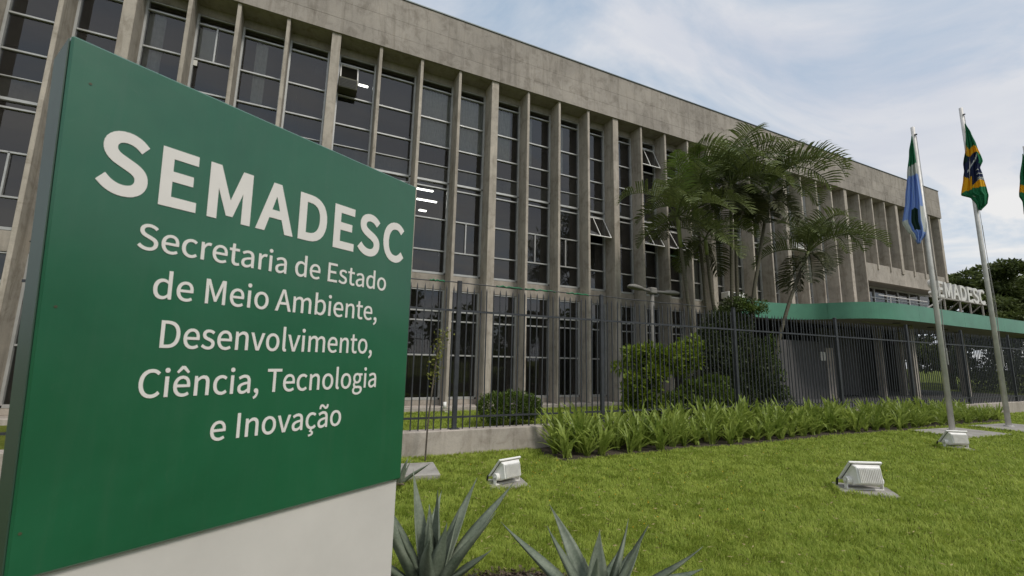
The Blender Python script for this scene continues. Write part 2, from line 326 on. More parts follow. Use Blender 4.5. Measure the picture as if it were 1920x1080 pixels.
def sash(x0, x1, ztop, h, ang, parent, mesh, mull=True):
    """awning sash hinged along its top edge and pushed outwards"""
    e = MB(); t = 0.03
    e.box((x0, -0.02, -h), (x0+t, 0.015, 0)).box((x1-t, -0.02, -h), (x1, 0.015, 0)).box((x0+t, -0.02, -t), (x1-t, 0.015, 0)).box((x0+t, -0.02, -h), (x1-t, 0.015, -h+t))
    if mull: e.box(((x0+x1)/2-0.012, -0.018, -h+t), ((x0+x1)/2+0.012, 0.013, -t))
    f = e.build('open_sash', M['white'], parent, loc=(0, YG - 0.02, ztop)); f.rotation_euler = (R(-ang), 0, 0)
    c, s = math.cos(R(ang)), math.sin(R(ang))
    p = link('pane', mesh, None, parent, ((x0+x1)/2, YG - 0.02 - s*h/2, ztop - c*h/2)); p.scale = (x1-x0-2*t, 1, h-2*t); p.rotation_euler = (R(-ang), 0, 0)
Z3 = [10.45, 10.20, 9.17, 8.26, 7.60, 7.06]; Z2 = [7.06, 6.86, 5.83, 4.81, 4.10]; Z1 = [3.57, 2.94, 2.63, 1.59, 0.32]
OPEN = {(7, 6.86): 'green0', (9, 6.86): 'pane', (10, 6.86): 'green', (0, 10.20): 'half', (9, 10.20): 'top'}
MULL = {(3, 5.83), (5, 5.83), (6, 5.83), (-6, 5.83), (-3, 10.2), (14, 5.83), (-7, 5.83)}
for i in range(K0, K1):
    x0, x1 = xr(i) + 0.002, xl(i+1) - 0.002
    floors = [Z3] + ([Z2] if i < 21 else []) + ([Z1] if i < PORCH else [])
    for Z in floors:
        fr = MB(); t = 0.055; d0, d1 = YG - 0.045, YG + 0.045
        top = Z[0] if Z is not Z2 else Z[0] - 0.045
        fr.box((x0, d0 - 0.02, Z[-1]), (x0 + t, d1, top)).box((x1 - t, d0 - 0.02, Z[-1]), (x1, d1, top))
        for j, z in enumerate(Z):
            if Z is Z2 and j == 0: continue
            h = 0.05 if z in (7.06, 4.10, 2.94, 0.32) else 0.032
            if z == 7.60: h = 0.02
            fr.box((x0 + t, d0 - (0.02 if h > 0.04 else 0), z - h), (x1 - t, d1, z + (h*0.4 if j else 0)))
        f = fr.build('window', M['frame'], B, bevel=0.004)
        for j in range(len(Z) - 1):
            za, zb = Z[j+1] + 0.012, Z[j] - 0.03
            key = (i, Z[j]); far = i > 15 or i < -6
            if key in OPEN:
                kind = OPEN[key]
                if kind == 'half':
                    sash(x0 + t + 0.01, (x0+x1)/2 + 0.03, Z[j] - 0.05, 0.82, 24, f, unit_pane, False)
                    pane((x0+x1)/2 + 0.03, x1 - t, za, zb, f)
                else:
                    sash(x0 + t, x1 - t, Z[j] - 0.04, 0.98, 30 if kind != 'top' else 24, f, pane_green if kind == 'green' else unit_pane)
                continue
            me_ = pane_pale if (Z[j] == 7.60 or (Z is Z1 and j == 0)) else unit_pane
            if Z is Z1 and j == 0 and 3 <= i <= 7: me_ = pane_green
            pane(x0 + t, x1 - t, za, zb, f, me_, True, far)
            if key in MULL:
                MB().box(((x0+x1)/2 - 0.018, d0, za), ((x0+x1)/2 + 0.018, d1 - 0.02, zb + 0.02)).build('mullion', M['frame'], f)
    if i < 21: MB().box((x0, YG - 0.06, 3.58), (x1, YG + 0.05, 4.045)).build('spandrel', M['conc'], B, bevel=0.006)
    if i < PORCH: MB().box((x0, YG - 0.06, 0.121), (x1, YG + 0.05, 0.265)).build('sill_wall', M['conc'], B, bevel=0.006)
fp = far_panes.build('far_panes', M['glass'], B); tag(fp, kind='stuff')
# curtains, blinds and lit ceiling tubes seen through the panes
def curtain(xa, xb, za, zb, y=13.36, mat='curtain', amp=0.02, name='curtain'):
    n = max(4, int((xb-xa)/0.03)); m_ = MB()
    vs = []; 
    for q in range(n+1):
        x = xa + (xb-xa)*q/n; yy = y + amp*math.sin(q*1.9) + amp*0.4*math.sin(q*0.7)
        vs += [(x, yy, za), (x, yy, zb), (x, yy+0.004, za), (x, yy+0.004, zb)]
    fs = [(4*q, 4*q+4, 4*q+5, 4*q+1) for q in range(n)] + [(4*q+2, 4*q+3, 4*q+7, 4*q+6) for q in range(n)]
    m_.add(vs, fs).build(name, M[mat], B, smooth=True)
for i, a, b in ((2, 0.0, 1.0), (3, 0.0, 1.0), (4, 0.0, 0.75), (5, 0.0, 0.4), (6, 0.0, 0.45), (7, 0.0, 0.3), (-2, 0.3, 0.6), (-4, 0, 0.4), (12, 0, 1), (13, 0, 1), (14, 0, 0.8)):
    xa, xb = xr(i) + 0.05, xl(i+1) - 0.05
    curtain(xa + (xb-xa)*a, xa + (xb-xa)*b, 8.28 if i < 10 else 4.9, 10.18 if i < 10 else 6.8)
for i in (13, 14, 11, 16, 17, 12): 
    xa, xb = xr(i) + 0.05, xl(i+1) - 0.05
    curtain(xa, xb, 4.15, 5.8, amp=0.006, name='blind')
MB().box((xr(-3) + 0.08, YG + 0.03, 9.22), (xr(-3) + 0.52, YG + 0.045, 10.1)).build('paper_sheet', M['paper'], B)
MB().box((xr(-3) + 0.02, YG - 0.06, 8.95), (xr(-3) + 0.14, YG - 0.03, 9.1)).build('paper_note', M['paper'], B)
MB().box((xr(-1) + 0.7, YG + 0.03, 9.65), (xr(-1) + 0.93, YG + 0.05, 9.9)).build('exhaust_grille', M['dark'], B)
def lamp(x0, y, z, L=0.75, ry=0.0):
    q = MB().box((0, -0.06, 0), (L, 0.06, 0.02)).build('ceiling_lamp', M['white'], B, loc=(x0, y, z))
    MB().tube([(0.03, -0.03, -0.015), (L-0.03, -0.03, -0.015)], 0.016, 6).tube([(0.03, 0.03, -0.015), (L-0.03, 0.03, -0.015)], 0.016, 6).build('lamp_tube', M['tube'], q)
lamp(3.15, 14.5, 6.85); lamp(2.75, 14.1, 7.06, 0.9); lamp(1.0, 14.5, 10.45, 0.35); lamp(3.2, 14.3, 6.4, 0.3); lamp(0.1, 14.2, 6.9, 0.5)
# right-hand block: stepped spandrel, recessed strip window, handrail
xa = xr(21)
for k in range(21, K1):
    MB().box((xr(k) + (0.003 if k > 21 else 0.002), 12.70, 5.99), (xr(k+1) - (0.0 if k < K1-1 else 0.01), 12.95, 6.96)).build('spandrel', M['conc'], B, bevel=0.004)
MB().box((xa, 12.952, 5.99), (XE - 0.07, 17.5, 6.16)).build('porch_ceiling', M['soffit'], B)
MB().box((xa, 12.952, 6.165), (XE - 0.07, YG + 0.05, 7.0)).build('spandrel_fill', M['conc'], B)
w = MB(); xs = np.arange(xa + 0.05, XE - 0.3, 1.25)
for x in xs: w.box((x, 13.62, 4.2), (x + 0.07, 13.70, 5.99))
w.box((xa, 13.625, 5.35), (XE - 0.3, 13.69, 5.40)).box((xa, 13.625, 5.90), (XE - 0.3, 13.69, 5.985))
wf = w.build('strip_window', M['frame'], B)
for x in xs: 
    o = link('pane', pane_pale if random.random() < 0.5 else unit_pane, None, wf, (x + 0.66, 13.68, 4.8)); o.scale = (1.16, 1, 1.1)
    o = link('pane', unit_pane, None, wf, (x + 0.66, 13.68, 5.66)); o.scale = (1.16, 1, 0.46)
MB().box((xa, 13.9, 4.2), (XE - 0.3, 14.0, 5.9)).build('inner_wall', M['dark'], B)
rl = MB().tube([(xa + 0.1, 12.3, 5.16), (31.5, 12.3, 5.16)], 0.03, 6)
for x in np.arange(xa + 1.2, 31, 1.9): rl.tube([(x, 12.3, 4.18), (x, 12.3, 5.16)], 0.025, 6)
rl.tube([(29.6, 12.3, 4.18), (30.6, 11.2, 5.2)], 0.04, 6); rl.build('handrail', M['pole'], B)
# porch ground floor
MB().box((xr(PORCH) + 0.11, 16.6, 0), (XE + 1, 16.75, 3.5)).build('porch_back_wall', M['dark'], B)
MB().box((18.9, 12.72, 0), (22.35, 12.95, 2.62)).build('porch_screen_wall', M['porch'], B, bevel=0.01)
MB().box((22.36, 12.68, 0), (23.0, 12.98, 2.35)).build('porch_pier', M['conc_wall'], B, bevel=0.01)
MB().box((21.9, 12.66, 1.75), (22.352, 12.715, 2.15)).build('notice_board', M['paper'], B)
for x, y, wd_ in ((26.95, 12.64, 0.22), (26.2, 11.0, 0.34), (33.0, 11.6, 0.3), (36.0, 12.6, 0.3), (30.2, 13.2, 0.3)):
    MB().box((x, y, 0), (x + wd_, y + 0.3, 3.5)).build('porch_column', M['conc'] if wd_ > 0.25 else M['conc_wall'], B, bevel=0.01)
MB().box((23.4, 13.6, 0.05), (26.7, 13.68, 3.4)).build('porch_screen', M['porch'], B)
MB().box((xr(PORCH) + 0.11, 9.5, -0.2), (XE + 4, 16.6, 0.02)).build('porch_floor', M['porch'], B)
# canopy
pts = [(16.35, 12.45), (17.2, 12.60), (18.3, 12.62), (19.1, 12.50), (19.75, 12.28), (20.25, 11.86), (20.62, 11.25), (21.05, 10.62), (21.7, 10.18), (22.8, 9.96), (24.5, 9.93), (26.5, 9.97), (29, 10.03), (32, 10.08), (34.5, 10.10), (37.0, 10.16), (39.2, 10.35), (40.6, 10.8), (41.3, 11.6), (41.5, 13.0)]
def catmull(P, n):
    o = []
    for i in range(len(P)-1):
        p0, p1, p2, p3 = (Vector(P[max(i-1,0)]), Vector(P[i]), Vector(P[i+1]), Vector(P[min(i+2,len(P)-1)]))
        for j in range(n):
            t = j/n; o.append(0.5*((2*p1) + (p2-p0)*t + (2*p0-5*p1+4*p2-p3)*t*t + (3*p1-p0-3*p2+p3)*t**3))
    o.append(Vector(P[-1])); return o
cv = catmull([(x, y, 0) for x, y in pts], 8); poly = [(p.x, p.y) for p in cv] + [(41.5, 13.20), (16.35, 13.20)]
CN = empty('canopy', (16.35, 12.45, 0)); CN.matrix_world = Matrix.Identity(4)
tag(CN, 'curved entrance canopy with pale green fascia running out from the facade', 'canopy')
MB().prism(poly, 2, 3.52, 4.17).build('canopy_slab', M['soffit'], CN)
acc = [0.0]
for a, b in zip(cv, cv[1:]): acc.append(acc[-1] + (b-a).length)
cuts = [0.0]; 
while cuts[-1] < acc[-1]: cuts.append(cuts[-1] + 4.55)
for c in range(len(cuts)-1):
    seg = [i for i in range(len(cv)) if cuts[c] - 1e-6 <= acc[i] <= cuts[c+1] + 0.15]
    if len(seg) < 2: continue
    q = MB(); vs = []
    for n_, i in enumerate(seg):
        t = (cv[min(i+1, len(cv)-1)] - cv[max(i-1, 0)]).normalized(); nrm = Vector((t.y, -t.x, 0)); p = cv[i].copy()
        if n_ == 0 and c: p += t*0.007
        for off in (0.012, 0.045):
            for z in (3.50, 4.20): vs.append(p + nrm*off + Vector((0, 0, z)))
    fs = []
    for j in range(len(seg)-1):
        a = 4*j; b = a+4; fs += [(a+2, b+2, b+3, a+3), (b, a, a+1, b+1), (a, b, b+2, a+2), (a+3, b+3, b+1, a+1)]
    fs += [(0, 2, 3, 1), (4*len(seg)-4, 4*len(seg)-3, 4*len(seg)-1, 4*len(seg)-2)]
    q.add(vs, fs).build('fascia_panel', M['canopy'], CN, smooth=False)
MB().box((16.30, 12.40, 3.50), (16.345, 13.20, 4.19)).build('canopy_end', M['conc'], CN)
MB().box((22.6, 11.2, 3.47), (27.0, 11.28, 3.518)).build('soffit_trim', M['conc_slab'], CN)
for k, (x, y) in enumerate(((28.2, 11.0), (30.4, 11.3), (24.6, 10.8))):
    MB().tube([(x, y, 3.49), (x, y, 3.519)], 0.14, 12).build('downlight', M['dark'], CN)
# rooftop unit on the canopy
RU = empty('condenser_unit', (16.7, 12.85, 4.19)); tag(RU, 'white air conditioning condenser on the canopy roof behind the palms', 'air conditioner')
MB().box((-0.75, -0.2, 0.02), (0.25, 0.18, 0.30)).build('casing', M['white'], RU, bevel=0.015)
g = MB(); 
for j in range(7): g.box((-0.7, -0.212, 0.05 + j*0.033), (-0.3, -0.202, 0.065 + j*0.033))
g.build('grille', M['black'], RU)
AC = empty('window_air_conditioner', (20.75, 12.95, 7.0)); tag(AC, 'white box air conditioner hung high in a window bay beside the rightmost palm', 'air conditioner')
MB().box((-0.1, -0.35, -0.05), (0.5, 0.25, 0.42)).build('casing', M['white'], AC, bevel=0.02)
MB().box((-0.12, -0.36, 0.43), (-0.09, -0.33, 1.15)).box((0.47, -0.36, 0.43), (0.50, -0.33, 1.15)).box((-0.09, -0.36, 1.12), (0.47, -0.33, 1.15)).build('bracket', M['white'], AC)
g = MB()
for j in range(6): g.box((-0.05, -0.362, 0.02 + j*0.06), (0.44, -0.352, 0.045 + j*0.06))
g.build('grille', M['dark'], AC)
AB = empty('window_air_conditioner', (0.36, 13.2, 9.2)); tag(AB, 'olive box air conditioner under the open sash high above the sign', 'air conditioner')
MB().box((0, -0.34, 0.02), (0.52, 0.2, 0.36)).build('casing', M['olive'], AB, bevel=0.015)
g = MB()
for j in range(6): g.box((0.03, -0.352, 0.06 + j*0.045), (0.49, -0.3415, 0.078 + j*0.045))
g.build('grille', M['black'], AB)
SH = MB().box((22.0, 12.45, 6.93), (22.55, 13.2, 6.97)).build('window_shelf', M['conc_slab'], B)
DP = MB().tube([(3.83, 12.36, 0.1), (3.83, 12.38, 0.28)], 0.05, 10); DP.tube([(3.84, 12.33, 0.0), (3.87, 12.29, -0.02), (3.9, 12.25, -0.03)], 0.045, 8)
tag(DP.build('drain_pipe', M['white'], None, smooth=True), 'short white drain pipe end at the foot of a fin by the thin vine', 'pipe')

# ------------------------------------------------------------------ lettering
GL = json.loads(r'''{" ":[235,[]],",":[292,[[[79,-200,71,-181,173,-160],[232,20,232,-81,232,90],[151,132,202,132,112,132],[79,65,79,107,79,23],[149,-2,111,-2,153,-2],[161,-1,157,-1,160,-64],[56,-143,121,-114,63,-162]]]],"A":[639,[[[4,0,91,257,37,0],[102,0,69,0,127,78],[176,235,152,157,270,235],[458,235,364,235,482,157],[532,0,507,78,566,0],[634,0,600,0,547,257],[373,770,460,513,337,770],[265,770,301,770,178,513]],[[201,312,278,312,213,352],[238,431,226,391,266,518],[315,691,291,601,317,691],[319,691,318,691,345,602],[397,431,369,518,409,391],[434,312,422,352,356,312]]]],"C":[670,[[[396,-14,204,-14,496,-14],[632,97,571,26,614,117],[579,159,597,138,529,104],[400,71,474,71,253,71],[161,388,161,193,161,580],[403,699,258,699,470,699],[561,626,520,669,578,647],[613,689,596,668,569,738],[402,784,496,784,207,784],[61,384,61,633,61,134]]]],"D":[723,[[[106,0,106,257,172,0],[303,0,237,0,535,0],[661,388,661,144,661,633],[298,770,535,770,234,770],[106,770,170,770,106,513]],[[203,80,232,80,203,284],[203,691,203,487,232,691],[290,691,261,691,472,691],[561,388,561,583,561,193],[290,80,472,80,261,80]]]],"E":[619,[[[106,0,106,257,258,0],[561,0,409,0,561,28],[561,83,561,55,442,83],[203,83,322,83,203,176],[203,363,203,270,300,363],[495,363,397,363,495,391],[495,446,495,419,397,446],[203,446,300,446,203,527],[203,688,203,607,318,688],[549,688,434,688,549,715],[549,770,549,743,402,770],[106,770,254,770,106,513]]]],"I":[308,[[[106,0,106,257,138,0],[203,0,171,0,203,257],[203,770,203,513,171,770],[106,770,138,770,106,513]]]],"M":[853,[[[106,0,106,257,135,0],[193,0,164,0,193,142],[193,426,193,284,193,493],[181,653,187,586,182,653],[185,653,183,653,206,595],[247,478,226,536,296,345],[393,78,344,211,415,78],[458,78,436,78,506,211],[603,478,555,345,624,536],[665,653,644,595,666,653],[669,653,668,653,664,586],[657,426,657,493,657,284],[657,0,657,142,687,0],[747,0,717,0,747,257],[747,770,747,513,708,770],[630,770,669,770,581,633],[483,358,532,495,465,306],[430,197,450,251,428,197],[425,197,427,197,407,251],[370,358,390,306,321,495],[223,770,272,633,184,770],[106,770,145,770,106,513]]]],"S":[626,[[[319,-14,210,-14,480,-14],[581,205,581,83,581,319],[422,411,512,372,386,426],[313,458,349,442,253,483],[185,587,185,512,185,655],[329,699,242,699,400,699],[504,627,457,671,521,648],[555,689,538,668,501,745],[329,784,420,784,189,784],[86,580,86,699,86,467],[243,382,171,413,279,366],[353,334,316,350,426,301],[482,196,482,276,482,122],[320,71,422,71,241,71],[108,167,163,109,89,145],[50,100,70,122,117,30]]]],"T":[629,[[[266,0,266,229,298,0],[363,0,331,0,363,229],[363,688,363,459,441,688],[597,688,519,688,597,715],[597,770,597,743,409,770],[33,770,221,770,33,743],[33,688,33,715,110,688],[266,688,188,688,266,459]]]],"a":[592,[[[228,-14,132,-14,298,-14],[417,68,362,23,418,68],[420,68,419,68,423,46],[429,0,426,23,455,0],[507,0,481,0,507,117],[507,351,507,234,507,493],[310,585,450,585,217,585],[86,511,138,544,98,488],[123,444,111,466,168,475],[294,505,228,505,388,505],[412,361,412,435,169,334],[62,148,62,272,62,45]],[[255,64,310,64,199,64],[154,154,154,89,154,228],[412,297,220,275,412,244],[412,139,412,192,356,89]]]],"b":[649,[[[348,-14,295,-14,478,-14],[596,294,596,99,596,471],[369,585,516,585,305,585],[189,505,242,549,190,539],[193,607,192,573,193,683],[193,836,193,760,161,836],[97,836,129,836,97,557],[97,0,97,279,122,0],[173,0,148,0,176,20],[182,59,179,39,183,59],[186,59,185,59,235,14]],[[332,67,426,67,294,67],[193,126,243,82,193,226],[193,426,193,326,247,477],[345,504,297,504,454,504],[496,293,496,420,496,152]]]],"c":[536,[[[321,-14,170,-14,390,-14],[506,58,455,14,492,79],[464,123,478,101,429,91],[330,66,382,66,225,66],[153,285,153,153,153,416],[333,504,229,504,377,504],[446,455,414,484,463,476],[495,518,479,497,455,554],[329,585,403,585,182,585],[55,285,55,475,55,96]]]],"d":[651,[[[291,-14,148,-14,359,-14],[464,67,420,23,465,67],[467,67,466,67,470,45],[476,0,473,22,502,0],[555,0,528,0,555,279],[555,836,555,557,522,836],[458,836,490,836,458,763],[458,617,458,690,460,584],[463,519,461,551,413,560],[303,585,370,585,172,585],[56,285,56,470,56,95]],[[312,67,364,67,212,67],[154,286,154,148,154,416],[319,504,228,504,367,504],[458,444,411,487,458,345],[458,145,458,245,411,92]]]],"e":[582,[[[328,-14,175,-14,404,-14],[515,44,465,12,504,65],[481,108,492,87,438,80],[338,63,394,63,230,63],[149,263,155,141,277,263],[534,263,405,263,536,277],[538,317,538,296,538,480],[310,585,456,585,180,585],[55,285,55,471,55,97]],[[148,331,250,331,160,444],[312,508,231,508,401,508],[454,331,454,446,352,331]]]],"g":[593,[[[289,-263,150,-263,465,-263],[578,-65,578,-171,578,29],[379,70,511,70,342,70],[267,70,304,70,190,70],[167,132,167,97,167,164],[204,201,183,183,229,188],[288,181,261,181,405,181],[497,379,497,257,497,429],[451,497,478,471,489,497],[567,497,528,497,567,521],[567,570,567,546,501,570],[369,570,435,570,349,579],[288,585,320,585,173,585],[75,381,75,506,75,313],[149,228,111,257,149,227],[149,224,149,225,119,203],[86,118,86,165,86,72],[138,24,108,42,138,22],[138,19,138,21,84,-14],[54,-110,54,-61,54,-208]],[[288,246,354,246,223,246],[167,381,167,298,167,465],[288,515,222,515,356,515],[410,381,410,465,410,298]],[[303,-196,413,-196,199,-196],[138,-97,138,-158,138,-64],[195,0,154,-29,221,-6],[269,-8,248,-8,302,-8],[368,-8,335,-8,443,-8],[483,-81,483,-27,483,-140]]]],"i":[289,[[[97,0,97,190,129,0],[193,0,161,0,193,190],[193,570,193,380,161,570],[97,570,129,570,97,380]],[[145,688,107,688,183,688],[209,752,209,713,209,789],[145,814,183,814,107,814],[82,752,82,789,82,713]]]],"l":[299,[[[197,-14,126,-14,224,-14],[253,-5,239,-9,249,19],[239,68,244,44,229,66],[220,66,225,66,205,66],[193,107,193,78,193,350],[193,836,193,593,161,836],[97,836,129,836,97,595],[97,113,97,354,97,33]]]],"m":[973,[[[97,0,97,190,129,0],[193,0,161,0,193,138],[193,414,193,276,245,473],[336,501,293,501,409,501],[442,349,442,456,442,232],[442,0,442,116,474,0],[538,0,506,0,538,138],[538,414,538,276,591,473],[682,501,638,501,754,501],[788,349,788,456,788,232],[788,0,788,116,820,0],[883,0,852,0,883,120],[883,361,883,241,883,506],[711,585,828,585,641,585],[522,476,582,540,499,543],[364,585,453,585,296,585],[187,487,237,542,186,487],[185,487,186,487,182,515],[175,570,179,543,149,570],[97,570,123,570,97,380]]]],"n":[641,[[[97,0,97,190,129,0],[193,0,161,0,193,138],[193,414,193,276,250,472],[349,501,290,501,424,501],[457,349,457,456,457,232],[457,0,457,116,489,0],[553,0,521,0,553,120],[553,361,553,241,553,506],[378,585,498,585,300,585],[187,487,241,542,186,487],[185,487,186,487,182,515],[175,570,179,543,149,570],[97,570,123,570,97,380]]]],"o":[637,[[[318,-14,179,-14,458,-14],[582,285,582,96,582,475],[318,585,458,585,179,585],[55,285,55,475,55,96]],[[318,66,417,66,220,66],[153,285,153,153,153,416],[318,504,220,504,417,504],[484,285,484,416,484,153]]]],"r":[408,[[[97,0,97,190,129,0],[193,0,161,0,193,122],[193,367,193,244,231,463],[336,499,289,499,360,499],[392,489,373,496,398,517],[410,572,404,545,392,582],[349,585,374,585,286,585],[187,466,227,539,186,466],[185,466,186,466,182,501],[175,570,179,536,149,570],[97,570,123,570,97,380]]]],"s":[492,[[[246,-14,165,-14,380,-14],[453,155,453,63,453,264],[279,329,362,297,215,353],[157,428,157,374,157,473],[263,511,190,511,313,511],[392,460,353,488,407,480],[438,520,423,500,395,556],[262,585,332,585,137,585],[65,423,65,514,65,326],[231,258,151,288,294,235],[361,150,361,208,361,101],[249,61,325,61,181,61],[80,129,130,88,64,108],[34,65,49,86,87,20]]]],"t":[396,[[[275,-14,154,-14,311,-14],[381,7,349,-3,375,32],[362,80,369,56,343,71],[297,64,318,64,231,64],[209,173,209,104,209,280],[209,493,209,386,261,493],[364,493,313,493,364,519],[364,570,364,544,313,570],[209,570,261,570,209,624],[209,731,209,678,182,731],[129,731,156,731,126,678],[119,570,122,624,89,569],[28,565,58,567,28,541],[28,493,28,517,57,493],[113,493,85,493,113,387],[113,176,113,282,113,62]]]],"v":[547,[[[220,0,151,190,257,0],[332,0,294,0,399,190],[534,570,466,380,502,570],[439,570,471,570,403,462],[331,246,367,354,314,190],[278,78,295,132,277,78],[273,78,275,78,256,132],[221,246,238,190,185,354],[113,570,149,462,80,570],[14,570,47,570,82,380]]]],"\u00e3":[592,[[[228,-14,132,-14,298,-14],[417,68,362,23,418,68],[420,68,419,68,423,46],[429,0,426,23,455,0],[507,0,481,0,507,117],[507,351,507,234,507,493],[310,585,450,585,217,585],[86,511,138,544,98,488],[123,444,111,466,168,475],[294,505,228,505,388,505],[412,361,412,435,169,334],[62,148,62,272,62,45]],[[255,64,310,64,199,64],[154,154,154,89,154,228],[412,297,220,275,412,244],[412,139,412,192,356,89]],[[399,678,316,678,480,678],[517,836,514,747,495,837],[453,839,474,838,449,786],[398,748,433,748,343,748],[229,846,312,846,147,846],[111,687,114,778,133,686],[175,683,154,684,179,739],[230,776,194,776,285,776]]]],"\u00e7":[536,[[[211,-266,208,-250,335,-259],[403,-158,403,-226,403,-110],[318,-75,372,-88,327,-54],[346,-13,336,-33,405,-6],[506,58,461,19,492,79],[464,123,478,101,429,91],[330,66,382,66,225,66],[153,285,153,153,153,416],[333,504,229,504,377,504],[446,455,414,484,463,476],[495,518,479,497,455,554],[329,585,403,585,182,585],[55,285,55,475,55,112],[284,-12,151,6,269,-42],[239,-103,254,-72,306,-113],[330,-160,330,-130,330,-194],[202,-217,300,-211,205,-234]]]],"\u00ea":[582,[[[328,-14,175,-14,404,-14],[515,44,465,12,504,65],[481,108,492,87,438,80],[338,63,394,63,230,63],[149,263,155,141,277,263],[534,263,405,263,536,277],[538,317,538,296,538,480],[310,585,456,585,180,585],[55,285,55,471,55,97]],[[148,331,250,331,160,444],[312,508,231,508,401,508],[454,331,454,446,352,331]],[[128,705,173,759,142,692],[169,667,155,680,215,711],[307,799,261,755,308,799],[312,799,310,799,358,755],[450,667,404,711,464,680],[492,705,478,692,447,759],[357,869,402,814,325,869],[262,869,293,869,217,814]]]]}''')
def glyph_mesh(ch, off, ext, sx=1.0, bev=0.0):
    """fill a glyph outline after moving every edge outwards by off (mitred), so strokes get heavier"""
    c = bpy.data.curves.new('glyph', 'CURVE'); c.dimensions = '2D'; c.fill_mode = 'BOTH'
    for s in GL[ch][1]:
        pl = []
        for i in range(len(s)):
            q, w = s[i], s[(i+1) % len(s)]; p0, p1, p2, p3 = (np.array(v, float)/3000 for v in ((q[0], q[1]), (q[4], q[5]), (w[2], w[3]), (w[0], w[1])))
            ch_ = p3-p0; L_ = np.hypot(*ch_)+1e-9; flat = max(abs(ch_[0]*(p-p0)[1]-ch_[1]*(p-p0)[0])/L_ for p in (p1, p2)) < 0.0012
            n_ = 1 if flat else 7
            for j in range(n_):
                t = j/n_; pl.append(p0*(1-t)**3 + 3*p1*t*(1-t)**2 + 3*p2*t*t*(1-t) + p3*t**3)
        cl = [pl[0]]
        for p in pl[1:]:
            if np.hypot(*(p-cl[-1])) > 0.004: cl.append(p)
        if np.hypot(*(cl[-1]-cl[0])) < 0.004: cl.pop()
        n_ = len(cl); res_ = []
        for i in range(n_):
            a_ = cl[i]-cl[i-1]; b_ = cl[(i+1) % n_]-cl[i]; a_ = a_/np.hypot(*a_); b_ = b_/np.hypot(*b_)
            na, nb = np.array([a_[1], -a_[0]]), np.array([b_[1], -b_[0]]); m_ = na+nb; cvx = a_[0]*b_[1]-a_[1]*b_[0] > 0; den = max(0.5 if cvx else 0.03, 1+na@nb); res_.append(cl[i] + off*m_/den)
        sp_ = c.splines.new('POLY'); sp_.points.add(len(res_)-1); sp_.use_cyclic_u = True
        for p, v in zip(sp_.points, res_): p.co = (v[0]*sx, v[1], 0, 1)
    o = bpy.data.objects.new('glyph', c); COL.objects.link(o)
    me = bpy.data.meshes.new_from_object(o.evaluated_get(bpy.context.evaluated_depsgraph_get()))
    bpy.data.objects.remove(o); bpy.data.curves.remove(c); return me
CAP = 770/3000
def text_cos(s, off, ext, sx, track):
    """returns [(char, verts Nx3, faces, x0)] laid on a baseline, in glyph units"""
    x = 0; res = []
    for ch in s:
        if GL[ch][1]:
            me = glyph_mesh(ch, off, ext, sx); co = np.empty(len(me.vertices)*3, np.float32); me.vertices.foreach_get('co', co); co = co.reshape(-1, 3); co[:, 0] += x
            res.append((ch, co, [tuple(p.vertices) for p in me.polygons])); bpy.data.meshes.remove(me)
        x += GL[ch][0]/3000*sx + track
    return res
# ------------------------------------------------------------------ monument sign
SG = empty('monument_sign', (0.513, 2.345, 0), R(30.2)); SGW = 1.39; Z0s, Z1s = 0.90, 2.43
tag(SG, 'large green panel sign with white lettering on a pale concrete base in the foreground', 'sign')
# local x runs from -SGW (left end) to 0 (right end); local -y faces the camera
WB, WT = 1.325, 1.395
body = MB(); th = 0.20
body.add([(-WB, 0, Z0s), (0.004, 0, Z0s), (-0.004, 0, Z1s), (-WT, 0, Z1s), (-WB, th, Z0s), (0.004, th, Z0s), (-0.004, th, Z1s), (-WT, th, Z1s)],
         [(0,1,2,3), (5,4,7,6), (1,5,6,2), (4,0,3,7), (3,2,6,7), (4,5,1,0)])
body.build('panel', M['sign'], SG, bevel=0.006)
edge = MB(); edge.add([(-WB - 0.001, 0.012, Z0s + 0.01), (-WT - 0.001, 0.012, Z1s - 0.01), (-WT - 0.001, th - 0.012, Z1s - 0.01), (-WB - 0.001, th - 0.012, Z0s + 0.01),
    (-WB - 0.004, 0.012, Z0s + 0.01), (-WT - 0.004, 0.012, Z1s - 0.01), (-WT - 0.004, th - 0.012, Z1s - 0.01), (-WB - 0.004, th - 0.012, Z0s + 0.01)],
    [(4,5,6,7), (0,3,2,1), (0,1,5,4), (1,2,6,5), (2,3,7,6), (3,0,4,7)]); edge.build('end_cap', M['sign_end'], SG)
M['sign_base'] = basic('sign_base_render', (0.60, 0.565, 0.53), 0.8, 0.07, 2.2, bmp=0.08)
MB().box((-1.30, 0.018, -0.1), (-0.006, th - 0.01, Z0s - 0.001)).build('sign_base', M['sign_base'], SG, bevel=0.004)
for z in (1.02, 1.62, 2.30): MB().tube([(-WT + 0.055 + (2.43-z)*0.02, -0.0015, z), (-WT + 0.055 + (2.43-z)*0.02, 0.001, z)], 0.004, 8).build('rivet', M['olive'], SG)
pass
